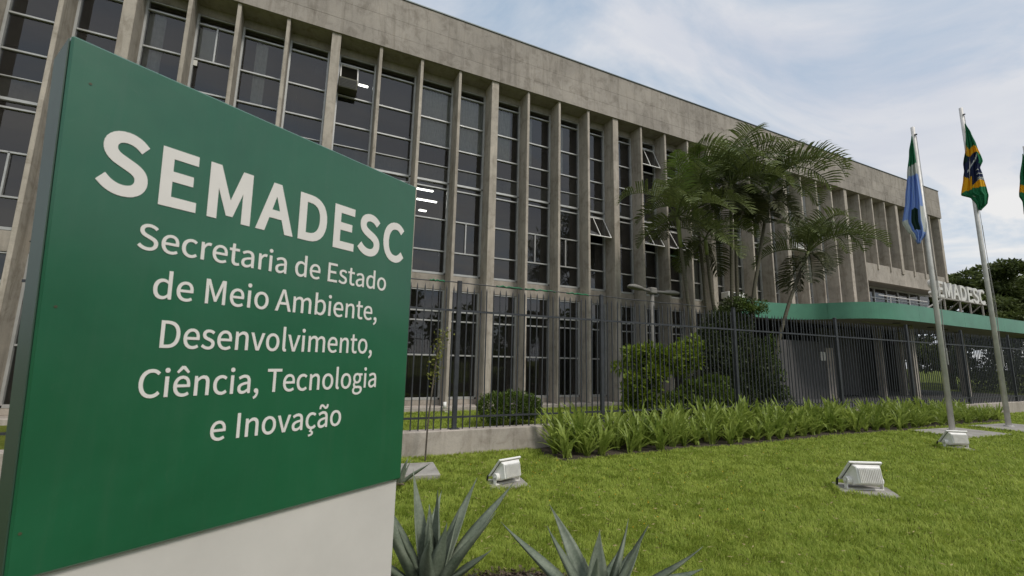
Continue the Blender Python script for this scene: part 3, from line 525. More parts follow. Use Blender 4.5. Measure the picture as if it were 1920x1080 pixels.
def sign_line(s, u0, u1, zbase, cap, off, per_letter, track=0.0):
    k = cap/CAP
    raw = text_cos(s, off, 0.0, 1.0, track); a = raw[0][1][:, 0].min(); b = raw[-1][1][:, 0].max(); tr = 0.0
    sx = (u1-u0)/((b-a)*k)
    cur = MB(); out_ = []
    for ch, co, fs in raw:
        x = (co[:, 0]-a)*k*sx + u0; z = co[:, 1]*k + zbase
        f = (z - Z0s)/(Z1s - Z0s); lx = x - SGW
        lx = np.where(True, lx*(WB + (WT-WB)*f)/SGW, lx)
        n = len(co); vs = [(lx[i], -0.0022, z[i]) for i in range(n)] + [(lx[i], -0.0002, z[i]) for i in range(n)]
        cnt = {}
        for fc in fs:
            for i in range(len(fc)):
                e_ = (fc[i], fc[(i+1) % len(fc)]); cnt[e_] = 1
        side = [(e_[1], e_[0], e_[0]+n, e_[1]+n) for e_ in cnt if (e_[1], e_[0]) not in cnt]
        if per_letter: q = MB()
        else: q = cur
        q.add(vs, list(fs) + side)
        if per_letter: q.build('letter', M['letter_white'], SG)
    if not per_letter: cur.build('text_line', M['letter_white'], SG)
sign_line('SEMADESC', 0.086, 1.318, 1.990, 0.188, 0.0105, True, 0.022)
sign_line('Secretaria de Estado', 0.204, 1.215, 1.825, 0.083, 0.0022, False)
sign_line('de Meio Ambiente,', 0.258, 1.170, 1.673, 0.086, 0.0022, False)
sign_line('Desenvolvimento,', 0.291, 1.154, 1.514, 0.088, 0.0022, False)
sign_line('Ciência, Tecnologia', 0.246, 1.191, 1.356, 0.087, 0.0022, False)
sign_line('e Inovação', 0.468, 1.006, 1.198, 0.086, 0.0022, False)
# ------------------------------------------------------------------ letters on the canopy
RL = empty('rooftop_letters', (27.0, 10.4, 4.17)); tag(RL, 'white block letters SEMADESC standing on a steel rail above the green canopy', 'sign')
k = 0.74/CAP; raw = text_cos('SEMADESC', 0.009, 0.0, 1.0, 0.008); a = raw[0][1][:, 0].min(); b = raw[-1][1][:, 0].max(); sx = 5.75/((b-a)*k)
for ch, co, fs in raw:
    x = (co[:, 0]-a)*k*sx; z = co[:, 1]*k + 0.80 - 0.012*x; n = len(co)
    vs = [(x[i], -0.06, z[i]) for i in range(n)] + [(x[i], 0.06, z[i]) for i in range(n)]
    E_ = {(fc[i], fc[(i+1) % len(fc)]) for fc in fs for i in range(len(fc))}
    MB().add(vs, list(fs) + [tuple(reversed([v+n for v in fc])) for fc in fs] + [(e_[1], e_[0], e_[0]+n, e_[1]+n) for e_ in E_ if (e_[1], e_[0]) not in E_]).build('letter', M['letter_metal'], RL)
st_ = MB().box((-0.1, -0.05, 0.70), (5.85, 0.05, 0.76))
for x in (1.3, 2.9, 4.0, 5.4): st_.box((x, -0.03, 0.0), (x + 0.06, 0.03, 0.70)); st_.tube([(x + 0.03, 0.03, 0.68), (x + 0.03, 0.75, 0.01)], 0.025, 6)
st_.build('support_frame', M['conc_slab'], RL)

# ------------------------------------------------------------------ kerb wall and fence
tag(MB().box((-6, 6.99, -0.2), (34, 7.23, 0.37)).build('kerb_wall', M['conc_wall'], None, bevel=0.012), 'low stained concrete wall carrying the iron fence along the lawn', 'wall')
FE = empty('iron_fence', (0, 7.11, 0.37)); tag(FE, 'dark iron picket fence with pointed bars on the low concrete wall', 'fence')
posts = [-0.6, 2.37, 5.31, 9.08, 13.05, 16.7, 20.2, 23.9, 27.6, 31.3]
barm = MB().box((-0.009, -0.009, 0.0), (0.009, 0.009, 2.28)); barm.add([(-.009,-.009,2.2801),(.009,-.009,2.2801),(.009,.009,2.2801),(-.009,.009,2.2801),(0,0,2.35)], [(0,1,4),(1,2,4),(2,3,4),(3,0,4)])
barm = barm.mesh('bar_mesh', (M['iron'],))
n = 0; x = -2.0
while x < 33.9 and n < 296:
    if min(abs(x - p) for p in posts) > 0.06:
        o = link('bar', barm, None, FE, (x, 0, 0)); o.rotation_euler = (R(random.gauss(0, 0.15)), R(random.gauss(0, 0.25)), 0); n += 1
    x += 0.122
postm = MB().box((-0.036, -0.03, 0), (0.036, 0.03, 2.40)).box((-0.036, -0.03, 2.403), (0.036, 0.03, 2.43)).box((-0.08, -0.06, 0.0), (0.08, 0.06, 0.012)).mesh('post_mesh', (M['iron'],), bevel=0.003)
for p in posts: link('post', postm, None, FE, (p, 0, 0))
for z, h in ((0.19, 0.016), (1.92, 0.018)):
    MB().box((-3, -0.022, z - h), (34, -0.0125, z + h)).build('rail', M['iron'], FE)
wire = [( -3 + i*0.35, random.gauss(0, 0.008), 2.395 + random.gauss(0, 0.006)) for i in range(33)]
MB().tube(wire, 0.009, 6).build('top_wire', M['iron'], FE, smooth=True)
M['greenrope'] = basic('green_rope', (0.02, 0.16, 0.07), 0.7, 0.2)
for a, b in ((1.85, 2.1), (3.05, 3.55), (3.62, 4.25), (4.5, 5.0)):
    MB().tube([(a + (b-a)*i/8, 0.012*math.sin(i*2.1), 2.412 + 0.012*math.sin(i*3.7) - 0.01) for i in range(9)], 0.014, 6).build('green_rope', M['greenrope'], FE, smooth=True)

# ------------------------------------------------------------------ street lamp
SL = empty('street_lamp', (8.85, 9.5, 0)); tag(SL, 'twin headed street lamp between the fence and the fins above the lime shrub', 'street lamp')
MB().tube([(0, 0, 0), (0, 0, 3.42)], [0.065, 0.055], 12).build('pole', M['lamp_grey'], SL, smooth=True)
MB().box((-0.12, -0.11, 3.40), (0.12, 0.11, 3.58)).build('bracket_box', M['lamp_grey'], SL, bevel=0.03)
def head(s):
    ax = Vector((s, -0.25 if s < 0 else 0.05, 0)).normalized(); sec = []
    m_ = MB(); prof = [(0.12, 0.04, 0.05), (0.45, 0.05, 0.05), (0.60, 0.12, 0.08), (0.85, 0.14, 0.09), (1.02, 0.10, 0.06), (1.08, 0.03, 0.02)]
    vs = []; side = Vector((-ax.y, ax.x, 0))
    for d, w_, h_ in prof:
        c = ax*d + Vector((0, 0, 3.47 + d*0.03))
        for j in range(10):
            an = 2*math.pi*j/10; vs.append(c + side*w_*math.cos(an) + Vector((0, 0, h_*math.sin(an)*(1 if math.sin(an) > 0 else 0.7))))
    fs = [(i*10+j, i*10+(j+1) % 10, i*10+10+(j+1) % 10, i*10+10+j) for i in range(5) for j in range(10)] + [tuple(range(10)), tuple(range(50, 60))]
    m_.add(vs, fs).build('lamp_head', M['lamp_grey'], SL, smooth=True)
head(-1); head(1)

# ------------------------------------------------------------------ flagpoles, slabs, flags
def slab(x, y, hx, hy, rz, h, label):
    q = MB(); nx = 5
    q.box((-hx, -hy, -0.08), (hx, hy, h)); o = q.build('paving_slab', M['conc_slab'], None, bevel=0.01); o.location = (x, y, 0); o.rotation_euler = (0, 0, rz); tag(o, label, 'slab'); return o
slab(14.15, 5.22, 0.92, 0.52, R(-4), 0.045, 'flat concrete slab under the flagpole nearest the building corner')
slab(16.95, 5.15, 0.98, 0.52, R(-4), 0.045, 'flat concrete slab under the flagpole with the yellow and green flag')
slab(20.9, 5.1, 0.95, 0.5, R(-4), 0.045, 'flat concrete slab at the right edge beyond two flagpoles')
def flagpole(x, y, H, label):
    p = empty('flagpole', (x, y, 0.045)); tag(p, label, 'flagpole', 'flagpoles on the lawn')
    MB().tube([(0, 0, 0), (0, 0, H*0.5), (0, 0, H-0.045)], [0.057, 0.052, 0.043], 20).build('pole', M['pole'], p, smooth=True)
    MB().tube([(0, 0, 0), (0, 0, 0.03)], 0.095, 16).build('base_flange', M['pole'], p)
    MB().box((-0.03, -0.035, H-0.30), (0.03, 0.035, H-0.26)).tube([(-0.02, -0.08, H-0.28), (-0.02, -0.03, H-0.28)], 0.022, 8).build('pulley', M['iron'], p)
    az = math.atan2(x, y); rx, ry = math.cos(az), -math.sin(az)
    MB().tube([(rx*0.065, ry*0.065, 1.9), (rx*0.10, ry*0.10, 3.2), (rx*0.07, ry*0.07, H*0.55), (rx*0.05, ry*0.05, H-0.3)], 0.006, 5).tube([(rx*0.075, ry*0.075, 1.95), (rx*0.075, ry*0.075, H*0.6)], 0.005, 5).build('halyard', M['rope'], p)
    MB().box((rx*0.075-0.012, ry*0.075-0.012, 1.55), (rx*0.075+0.012, ry*0.075+0.012, 1.95)).build('cleat', M['rope'], p)
    return p
flagpole(14.12, 5.35, 7.77, 'tall steel flagpole carrying the blue and green flag, nearest the building corner')
flagpole(16.88, 5.25, 9.04, 'tall steel flagpole carrying the yellow and green flag, second from the building corner')
flagpole(20.9, 5.15, 8.75, 'steel flagpole at the right edge of the lawn, beyond the other two')
def clothmat(name, c):
    m, t, b = newmat(name); b.inputs['Base Color'].default_value = (*c, 1); b.inputs['Roughness'].default_value = 0.8
    tr = N(t, 'ShaderNodeBsdfTranslucent'); tr.inputs[0].default_value = (*c, 1); ms = N(t, 'ShaderNodeMixShader', inp={0: 0.45})
    o = [x for x in t.nodes if x.type == 'OUTPUT_MATERIAL'][0]; t.links.new(b.outputs[0], ms.inputs[1]); t.links.new(tr.outputs[0], ms.inputs[2]); t.links.new(ms.outputs[0], o.inputs[0]); return m
FG, FW, FB, FY, FD, FK = clothmat('flag_green', (0.03, 0.28, 0.12)), clothmat('flag_white', (0.78, 0.80, 0.76)), clothmat('flag_blue', (0.36, 0.52, 0.88)), clothmat('flag_yellow', (0.90, 0.54, 0.01)), clothmat('flag_navy', (0.02, 0.035, 0.11)), clothmat('flag_dark_green', (0.01, 0.05, 0.03))
def flag(px, py, rows, paint, label, ny=110, nx=44, pleats=3.2, amp=0.05, y0=-0.075):
    """rows: (z, left, right) of the hanging cloth; pleats give it depth; paint(s, t, r, z) -> material index"""
    az = math.atan2(px, py); rt_ = Vector((math.cos(az), -math.sin(az), 0)); tw = Vector((math.sin(az), math.cos(az), 0))
    zs = [r[0] for r in rows]; vs = []; inf = []
    for i in range(ny+1):
        z = zs[0] + (zs[-1]-zs[0])*i/ny; j = max(q for q in range(len(rows)-1) if zs[q] >= z - 1e-9); f = (zs[j]-z)/(zs[j]-zs[j+1]); f = f*f*(3-2*f)*0.5 + f*0.5
        l = rows[j][1]*(1-f) + rows[j+1][1]*f; r = rows[j][2]*(1-f) + rows[j+1][2]*f
        for q in range(nx+1):
            t = q/nx; s = i/ny; ph = 2*math.pi*pleats*t + 1.7*s
            d = y0 + amp*math.sin(ph)*min(1, s*3 + 0.2) + 0.02*math.sin(ph*2.3 + 5*s)
            rr = l + (r-l)*t; P = Vector((px, py, z)) + rt_*rr + tw*d; vs.append(P); inf.append((s, t, rr, z, d))
    fs = [(i*(nx+1)+q, i*(nx+1)+q+1, (i+1)*(nx+1)+q+1, (i+1)*(nx+1)+q) for i in range(ny) for q in range(nx)]
    ms = [paint(*inf[i*(nx+1)+q]) for i in range(ny) for q in range(nx)]
    m_ = MB(); m_.v = vs; m_.f = fs; m_.m = ms
    me = bpy.data.meshes.new('flag'); me.from_pydata([tuple(v) for v in vs], [], fs)
    for q in (FG, FW, FB, FY, FD, FK): me.materials.append(q)
    me.polygons.foreach_set('material_index', ms); me.polygons.foreach_set('use_smooth', [True]*len(fs)); me.update()
    o = link('flag', me); so = o.modifiers.new('thick', 'SOLIDIFY'); so.thickness = 0.004; tag(o, label, 'flag'); return o
def p1(s, t, r, z, d):
    if z > 6.78 - 0.10*(1-t): return 0
    if z > 6.47 - 0.05*(1-t): return 1
    if z < 5.60 and t > 0.78 and z > 4.92: return 1
    if 5.0 < z < 5.58 - 0.25*abs(t-0.55) and 0.38 < t < 0.66: return 5
    if z < 5.28 and t < 0.24 and z > 4.75: return 1
    return 2
flag(14.12, 5.35, [(7.50, -0.045, -0.03), (7.1, -0.13, -0.02), (6.45, -0.225, -0.01), (5.8, -0.32, 0.02), (5.22, -0.43, 0.03), (5.0, -0.36, 0.03), (4.88, -0.28, 0.0), (4.62, -0.185, -0.14)], p1,
     'limp flag with green top, white band and blue field beside the shorter pole')
def p2(s, t, r, z, d):
    zz = z + 0.10*math.sin(6*t)
    if zz > 7.90 - 0.25*t: return 0
    if zz > 7.66 - 0.20*t and t > 0.02: return 3
    if t < 0.22 and zz > 7.0: return 5 if z > 7.35 else 4
    if t > 0.80 and zz > 7.15: return 0 if z > 6.9 else 3
    if zz > 6.98:
        return 1 if abs((z-7.25) - (t-0.45)*0.8) < 0.035 else 4
    if zz > 6.68: return (3 if t < 0.45 else (1 if (t > 0.7 and (z*17) % 1 < 0.35) else 4))
    if t < 0.62 and z > 6.48 + 0.15*t: return 3
    if t >= 0.62 and z > 6.55: return 3
    return 0
flag(16.88, 5.25, [(8.50, 0.03, 0.05), (8.2, 0.02, 0.13), (7.8, -0.02, 0.20), (7.30, -0.12, 0.27), (7.12, -0.12, 0.20), (6.9, -0.16, 0.23), (6.42, -0.25, 0.27), (6.28, -0.06, 0.28), (6.05, 0.02, 0.24), (5.88, 0.05, 0.10)], p2,
     'limp green flag with yellow diamond and navy disc on the taller pole', amp=0.04)
def p3(s, t, r, z, d):
    if 7.25 < z + 0.25*t < 7.5: return 3
    if 6.75 < z + 0.3*t < 7.25 and t > 0.3: return 2
    return 0
flag(20.9, 5.15, [(8.48, -0.07, -0.05), (7.7, -0.21, 0.05), (7.1, -0.29, 0.10), (6.9, -0.24, 0.15), (6.5, -0.25, 0.12), (6.3, -0.15, 0.05)], p3,
     'limp green flag cut by the right edge of the picture')

# ------------------------------------------------------------------ floodlights
def floodlight(x, y, rz, tilt, size, label, hx=0.26, hy=0.20, srz=R(-38)):
    sl = MB().box((-hx, -hy, -0.05), (hx, hy, 0.035)).build('light_slab', M['conc_slab'], None, bevel=0.008); sl.location = (x, y, 0); sl.rotation_euler = (0, 0, srz)
    tag(sl, 'thin concrete pad under the ' + label, 'slab', 'pads under the lawn floodlights')
    F = empty('floodlight', (x, y, 0.035), rz); tag(F, label, 'floodlight', 'white floodlights on the lawn'); F.scale = (size,)*3
    # side profile (y away from the viewer, z up): slanted glass on top, upright ribbed back
    prof = [(0.125, 0.085), (-0.055, 0.285), (-0.095, 0.262), (-0.128, 0.085), (-0.02, 0.045), (0.075, 0.050)]; hw = [0.16, 0.16, 0.135, 0.135, 0.15, 0.155]
    vs = [(-w_, y_, z_) for (y_, z_), w_ in zip(prof, hw)] + [(w_, y_, z_) for (y_, z_), w_ in zip(prof, hw)]
    MB().add(vs, [tuple(reversed(range(6))), tuple(range(6, 12))] + [(i, (i+1) % 6, (i+1) % 6 + 6, i+6) for i in range(6)]).build('housing', M['white'], F, bevel=0.007)
    d_ = Vector((0, -0.18, 0.20)).normalized(); n_ = Vector((0, 0.20, 0.18)).normalized(); c_ = Vector((0, 0.035, 0.185)) + n_*0.013
    r_ = MB(); X_ = Vector((1, 0, 0))
    r_.obox(c_ - d_*0.148, X_*0.185, d_*0.012, n_*0.012).obox(c_ + d_*0.148, X_*0.185, d_*0.012, n_*0.012).obox(c_ - X_*0.173, X_*0.012, d_*0.1355, n_*0.012).obox(c_ + X_*0.173, X_*0.012, d_*0.1355, n_*0.012)
    r_.build('rim', M['white'], F, bevel=0.004)
    MB().obox(c_ - n_*0.006, X_*0.160, d_*0.135, n_*0.004).build('front_glass', M['dark'], F)
    fn = MB()
    for j in range(13):
        xx = -0.12 + j*0.02; fn.add([(xx-0.003, -0.128, 0.09), (xx+0.003, -0.128, 0.09), (xx+0.003, -0.142, 0.10), (xx-0.003, -0.142, 0.10), (xx-0.003, -0.10, 0.255), (xx+0.003, -0.10, 0.255), (xx+0.003, -0.116, 0.245), (xx-0.003, -0.116, 0.245)], [(0,1,2,3), (4,5,6,7), (0,3,7,4), (1,2,6,5), (3,2,6,7)])
    fn.build('cooling_fins', M['white'], F)
    for s in (-1, 1):
        q = MB().tube([(s*0.15, 0.0, 0.095), (s*0.205, 0, 0.095)], 0.046, 14).tube([(s*0.205, 0, 0.095), (s*0.213, 0, 0.095)], 0.018, 8)
        q.build('pivot', M['white'], F, bevel=0.004)
    MB().box((-0.205, -0.03, 0.0), (0.205, 0.03, 0.008)).box((-0.205, -0.025, 0.0085), (-0.197, 0.025, 0.115)).box((0.197, -0.025, 0.0085), (0.205, 0.025, 0.115)).build('bracket', M['white'], F)
    MB().tube([(-0.12, 0.11, 0.10), (-0.15, 0.15, 0.10), (-0.18, 0.175, 0.07), (-0.19, 0.18, 0.0)], 0.013, 8).build('cable', M['black'], F, smooth=True)
floodlight(2.40, 5.12, R(16), 38, 0.92, 'white floodlight on the lawn nearest the monument sign', 0.24, 0.2, R(-10))
floodlight(6.34, 3.30, R(-27), 48, 1.05, 'white floodlight on the lawn, largest of the three and nearest the camera', 0.30, 0.24, R(-48))
floodlight(11.35, 4.28, R(-30), 48, 1.0, 'white floodlight on the lawn in front of the first flagpole slab', 0.24, 0.2, R(-40))
tag(MB().box((-0.5, -0.32, -0.1), (0.5, 0.32, 0.085)).build('concrete_block', M['conc_slab'], None, bevel=0.015), 'pale concrete block in the grass beside the right edge of the sign', 'slab')
bl = [o for o in bpy.data.objects if o.name == 'concrete_block'][0]; bl.location = (1.27, 6.0, 0); bl.rotation_euler = (0, 0, R(-8))

# ------------------------------------------------------------------ palms
def frond_mesh(L, el, curve, ln, mat, seed, n=46, vee=0.5, side=0.0):
    rg = np.random.default_rng(seed); m_ = MB(); p = Vector((0, 0, 0)); pts_ = [p.copy()]; e = el; steps = 22; dirs = []
    for i in range(steps):
        t = i/steps; e = el - curve*(t**1.25); d = Vector((math.cos(e), side*t*t, math.sin(e))).normalized(); p = p + d*(L/steps); pts_.append(p.copy()); dirs.append(d)
    dirs.append(dirs[-1]); m_.tube(pts_, [0.024*(1-i/steps)**0.8 + 0.003 for i in range(steps+1)], 5)
    for i in range(n):
        t = 0.16 + 0.84*i/(n-1); q = t*steps; j = min(int(q), steps-1); f = q-j; base = pts_[j]*(1-f) + pts_[j+1]*f; d = dirs[j]
        s_ = Vector((0, 1, 0)); s_ = (s_ - d*s_.dot(d)).normalized(); upv = s_.cross(d)*-1
        if upv.z < 0 and abs(d.z) < 0.9: upv = -upv
        ll = ln*(math.sin(math.pi*min(1, (0.16 + 0.84*t)))**0.55)*(1.0 if t < 0.9 else 1-(t-0.9)*4)*rg.uniform(0.88, 1.08)
        for sgn in (-1, 1):
            fw_ = 0.28 + 0.40*t + rg.normal(0, 0.04); v = vee*(0.9-0.3*t) + rg.normal(0, 0.10)
            dd = (s_*sgn + d*fw_ + upv*v).normalized(); drop = 0.22 + rg.uniform(0, 0.18)
            if rg.random() < 0.06: continue
            a = base; b_ = a + dd*ll*0.5; c_ = b_ + (dd + Vector((0, 0, -drop))).normalized()*ll*0.32; e_ = c_ + (dd + Vector((0, 0, -drop*2.6))).normalized()*ll*0.26
            wv = dd.cross(upv).normalized()*0.5; w_ = 0.046 if mat is not M['palm_light'] else 0.026
            m_.add([a - wv*w_*0.5, a + wv*w_*0.5, b_ - wv*w_, b_ + wv*w_, c_ - wv*w_*0.8, c_ + wv*w_*0.8, e_], [(0,1,3,2), (2,3,5,4), (4,5,6)])
    return m_.mesh('frond_mesh', (mat,))
FR = []
M['palm_old'] = leafmat('old_palm_leaf', (0.022, 0.030, 0.010), (0.09, 0.095, 0.035), 0.6, 0.15, 1.1)
for i, (L, el, cu, mt) in enumerate([(2.5, 1.38, 2.1, 'palm'), (2.6, 1.2, 2.3, 'palm'), (2.6, 1.0, 2.2, 'palm'), (2.4, 0.72, 1.9, 'palm'), (2.2, 0.40, 1.6, 'palm'), (1.9, 1.50, 0.5, 'palm_light'), (1.9, -0.2, 1.0, 'palm'), (2.5, 1.25, 2.75, 'palm'), (1.7, -0.75, 0.75, 'palm_old')]):
    FR.append(frond_mesh(L, R(90)*el/1.5708, cu, 0.72 if i != 5 else 0.55, M[mt], 50+i, 33 if i != 5 else 40, 1.0 if i != 5 else 0.15, [0.2, -0.25, 0.3, -0.2, 0.2, 0, -0.2, 0.1, 0.1][i]))
def palmbark():
    m, t, b = newmat('palm_trunk_rings'); v = objco(t); sp_ = N(t, 'ShaderNodeSeparateXYZ'); t.links.new(v, sp_.inputs[0])
    nz = noise(t, v, 3, 4, 0.6); ad = N(t, 'ShaderNodeMath', operation='MULTIPLY_ADD', inp={1: 0.06}); t.links.new(nz.outputs[0], ad.inputs[0]); t.links.new(sp_.outputs[2], ad.inputs[2])
    w = N(t, 'ShaderNodeMath', operation='PINGPONG', inp={1: 0.05}); t.links.new(ad.outputs[0], w.inputs[0])
    r = ramp(t, w.outputs[0], [(0.0, (0.16, 0.145, 0.11)), (0.012, (0.06, 0.055, 0.035)), (0.05, (0.095, 0.088, 0.055))]); t.links.new(r.outputs[0], b.inputs['Base Color']); b.inputs['Roughness'].default_value = 0.85; return m
M['ptrunk'] = palmbark()
def palm(base, ctrl, fr, label, r0=0.060, old=5):
    P = empty('palm_tree', base); tag(P, label, 'palm tree', 'palms between the fence and the facade')
    c = catmull([Vector(q) - Vector(base) for q in [base] + ctrl], 14); rad = []; k_ = len(c); tr_ = MB()
    tot = k_ - 1; cut = int(tot*0.86)
    tr_.tube(c[:cut+1], [r0*(1.12 - 0.42*i/tot)*(1 + 0.05*(i % 2)) for i in range(cut+1)], 9); tr_.build('trunk', M['ptrunk'], P, smooth=True)
    MB().tube(c[cut:], [r0*(0.86 + 0.10*math.sin(math.pi*(i/(tot-cut)))) if i < tot-cut else r0*0.5 for i in range(tot-cut+1)], 9).build('crownshaft', M['shaft'], P, smooth=True)
    top = c[-1]; fr = list(fr) + [(8, random.uniform(0, 360), random.uniform(0.6, 0.95)) for _ in range(old)]
    for (v, az, sc) in fr:
        o = link('frond', FR[v], None, P, top - Vector((0, 0, 0.03))); o.rotation_euler = (random.gauss(0, 0.10), random.gauss(0, 0.06), R(az)); o.scale = (sc, sc, sc)
    return P
def ring(n, vs, a0=0, sc=1.0): return [(vs[i % len(vs)], a0 + 360/n*i + random.gauss(0, 11), sc*random.uniform(0.86, 1.08)) for i in range(n)]
palm((10.42, 9.3, 0), [(10.25, 9.3, 1.6), (10.0, 9.3, 3.3), (9.72, 9.3, 5.75)], ring(10, [1, 3, 4, 6, 2], 20, 0.86) + [(5, 215, 1.05)], 'leftmost palm of the clump with its thin trunk bent towards the left', old=1)
palm((11.35, 9.8, 0), [(11.36, 9.8, 2), (11.25, 9.8, 4.2), (11.05, 9.8, 6.4)], ring(9, [0, 2, 4, 3], 50, 0.9) + [(5, 225, 1.05)], 'slim palm behind the leftmost palm with a bright green upright young frond', old=1)
palm((11.55, 9.5, 0), [(11.45, 9.5, 2), (11.2, 9.5, 3.8), (10.95, 9.4, 5.3)], ring(8, [2, 4, 6, 3], 10, 0.8), 'shorter palm with a low crown in front of the second palm from the left', old=2)
palm((11.62, 9.2, 0), [(11.66, 9.2, 2.2), (11.8, 9.2, 4.6), (12.0, 9.2, 7.2)], ring(10, [0, 7, 3, 4, 2], 0, 0.98) + [(5, 60, 1.0)], 'tall upright palm in the middle of the clump with a pale green crownshaft')
palm((12.45, 9.6, 0), [(12.45, 9.6, 2.2), (12.55, 9.6, 5), (12.7, 9.6, 7.5)], ring(9, [0, 1, 7, 3, 4], 30, 0.95), 'tall straight palm just right of the middle trunk, its crown against the roof edge')
palm((12.2, 9.2, 0), [(12.6, 9.2, 3.1), (13.15, 9.2, 5.0), (13.7, 9.1, 7.2)], [(7, -25, 1.25), (1, -45, 1.1), (7, -50, 1.2), (2, 0, 1.1), (0, -30, 1.1)] + ring(8, [0, 1, 3, 4], 70, 0.95), 'tallest palm, leaning to the right with long arching fronds over the roof line')
palm((12.55, 9.0, 0), [(13.3, 9.0, 1.9), (14.3, 9.0, 3.75), (15.4, 9.0, 5.35)], [(7, -30, 1.05), (2, -10, 1.0), (3, -50, 1.05), (1, -20, 1.0), (0, 40, 1.05)] + ring(9, [1, 2, 4, 0, 7], 60, 0.88), 'rightmost palm, its trunk leaning far to the right in front of the green canopy')

# ------------------------------------------------------------------ shrubs and trees
def blob_points(blobs, n):
    """blobs: (cx,cy,cz, rx,ry,rz); points biased to the shell, outward directions"""
    vol = np.array([b[3]*b[4]*b[5] for b in blobs])**0.7; k_ = rng.choice(len(blobs), n, p=vol/vol.sum()); bb = np.array(blobs)[k_]
    u_ = unit(n); r_ = rng.uniform(0.35, 1.0, n)**0.45; r_ *= 1 + 0.16*np.sin(7*u_[:, 0] + 3*k_) * np.sin(9*u_[:, 1] + k_) ; P = bb[:, :3] + u_*bb[:, 3:]*r_[:, None]; return P, u_
def shrub(name, base, blobs, n, size, mat, label, cat='shrub', stems=5, up=0.3, aspect=0.5, group=None, clump=True, core=False, dens_z0=0.02):
    S_ = empty(name, base); tag(S_, label, cat, group)
    bl_ = [(b[0]-base[0], b[1]-base[1], b[2]-base[2], b[3], b[4], b[5]) for b in blobs]
    if clump:
        sub = []
        for b in bl_:
            for j in range(14):
                d = unit(1)[0]; f = rng.uniform(0.45, 1.02); q_ = rng.uniform(.22, .42); sub.append((b[0]+d[0]*b[3]*f, b[1]+d[1]*b[4]*f, b[2]+d[2]*b[5]*f, b[3]*q_, b[4]*q_, b[5]*q_*0.8))
        bl_ = sub + ([(b[0], b[1], b[2], b[3]*.85, b[4]*.85, b[5]*.85) for b in bl_]*2 if core else [])
    P, u_ = blob_points(bl_, n)
    keep = P[:, 2] > dens_z0; P, u_ = P[keep], u_[keep]
    D_ = u_ + unit(len(P))*0.8 + np.array([0, 0, up]); sz = size*rng.uniform(0.6, 1.25, len(P))
    link('foliage', leaf_mesh('foliage', P, D_, sz, sz*aspect, M[mat]), None, S_)
    if stems:
        q = MB()
        for i in range(stems):
            b = blobs[i % len(blobs)]; tip = Vector((b[0]-base[0] + random.uniform(-.5, .5)*b[3], b[1]-base[1] + random.uniform(-.5, .5)*b[4], b[2]-base[2] + random.uniform(-0.2, .7)*b[5]))
            root = Vector((tip.x*0.25 + random.uniform(-.1, .1), tip.y*0.25, -0.02)); q.tube([root, root.lerp(tip, 0.5) + Vector((random.uniform(-.08, .08), 0, 0.05)), tip], [0.022, 0.015, 0.006], 6)
        q.build('stems', M['bark'], S_, smooth=True)
    return S_
shrub('lime_shrub', (7.9, 8.3, 0), [(7.35, 8.3, 1.35, 0.55, 0.5, 0.5), (7.9, 8.3, 1.55, 0.6, 0.5, 0.45), (8.55, 8.3, 1.55, 0.5, 0.5, 0.4), (7.3, 8.3, 0.8, 0.45, 0.5, 0.45), (8.9, 8.3, 1.85, 0.25, 0.3, 0.3), (7.5, 8.3, 0.45, 0.6, 0.4, 0.35)], 6500, 0.145, 'bush_lime', 'bright lime green shrub behind the fence under the twin street lamp', 'shrub', 7)
shrub('climber_mound', (11.75, 9.1, 0), [(11.6, 9.2, 2.4, 0.75, 0.6, 0.95), (11.9, 9.2, 1.6, 1.15, 0.8, 1.1), (12.1, 9.2, 0.8, 1.45, 0.9, 0.8), (11.0, 9.2, 1.4, 0.9, 0.7, 1.0), (10.5, 9.1, 2.0, 0.45, 0.4, 0.6), (10.6, 9.2, 0.7, 0.8, 0.7, 0.7), (11.75, 9.1, 3.0, 0.6, 0.5, 0.6), (11.3, 9.15, 2.6, 0.7, 0.5, 0.7)], 42000, 0.075, 'bush_dark', 'tall dark leafy mound of climbers around the palm trunks', 'shrub', 8, core=True)
shrub('climber_edge', (12.9, 8.7, 0), [(13.0, 8.75, 0.5, 0.35, 0.3, 0.5), (12.85, 8.75, 1.2, 0.22, 0.2, 0.6), (12.75, 8.8, 1.9, 0.2, 0.2, 0.5), (12.2, 8.7, 3.15, 0.3, 0.25, 0.25), (11.7, 8.7, 3.25, 0.35, 0.25, 0.25)], 3000, 0.075, 'bush_mid', 'yellow green creeper on the right side of the dark climber mound', 'climber', 0)
shrub('spreading_shrub', (9.2, 8.0, 0), [(8.9, 8.0, 0.75, 0.75, 0.45, 0.40), (9.7, 8.0, 0.85, 0.7, 0.45, 0.38), (8.2, 8.0, 0.5, 0.5, 0.4, 0.35), (9.3, 7.9, 0.35, 1.1, 0.4, 0.35)], 6500, 0.125, 'bush_light', 'low spreading green shrub between the lime shrub and the dark mound', 'shrub', 5)
shrub('clipped_bush', (4.45, 9.5, 0), [(4.1, 9.5, 0.42, 0.40, 0.4, 0.32), (4.6, 9.5, 0.45, 0.45, 0.4, 0.33), (5.0, 9.5, 0.40, 0.28, 0.35, 0.28)], 6500, 0.065, 'bush_mid', 'small clipped round bush on the grass behind the fence', 'bush', 4, clump=False)
0 and shrub('wall_climber', (-5.2, 12.4, 0), [(-5.2, 12.45, 0.6, 0.3, 0.2, 0.6), (-5.25, 12.45, 1.4, 0.16, 0.15, 0.6)], 1800, 0.09, 'bush_dark', 'dark climber on a fin seen past the left edge of the sign', 'climber', 0)
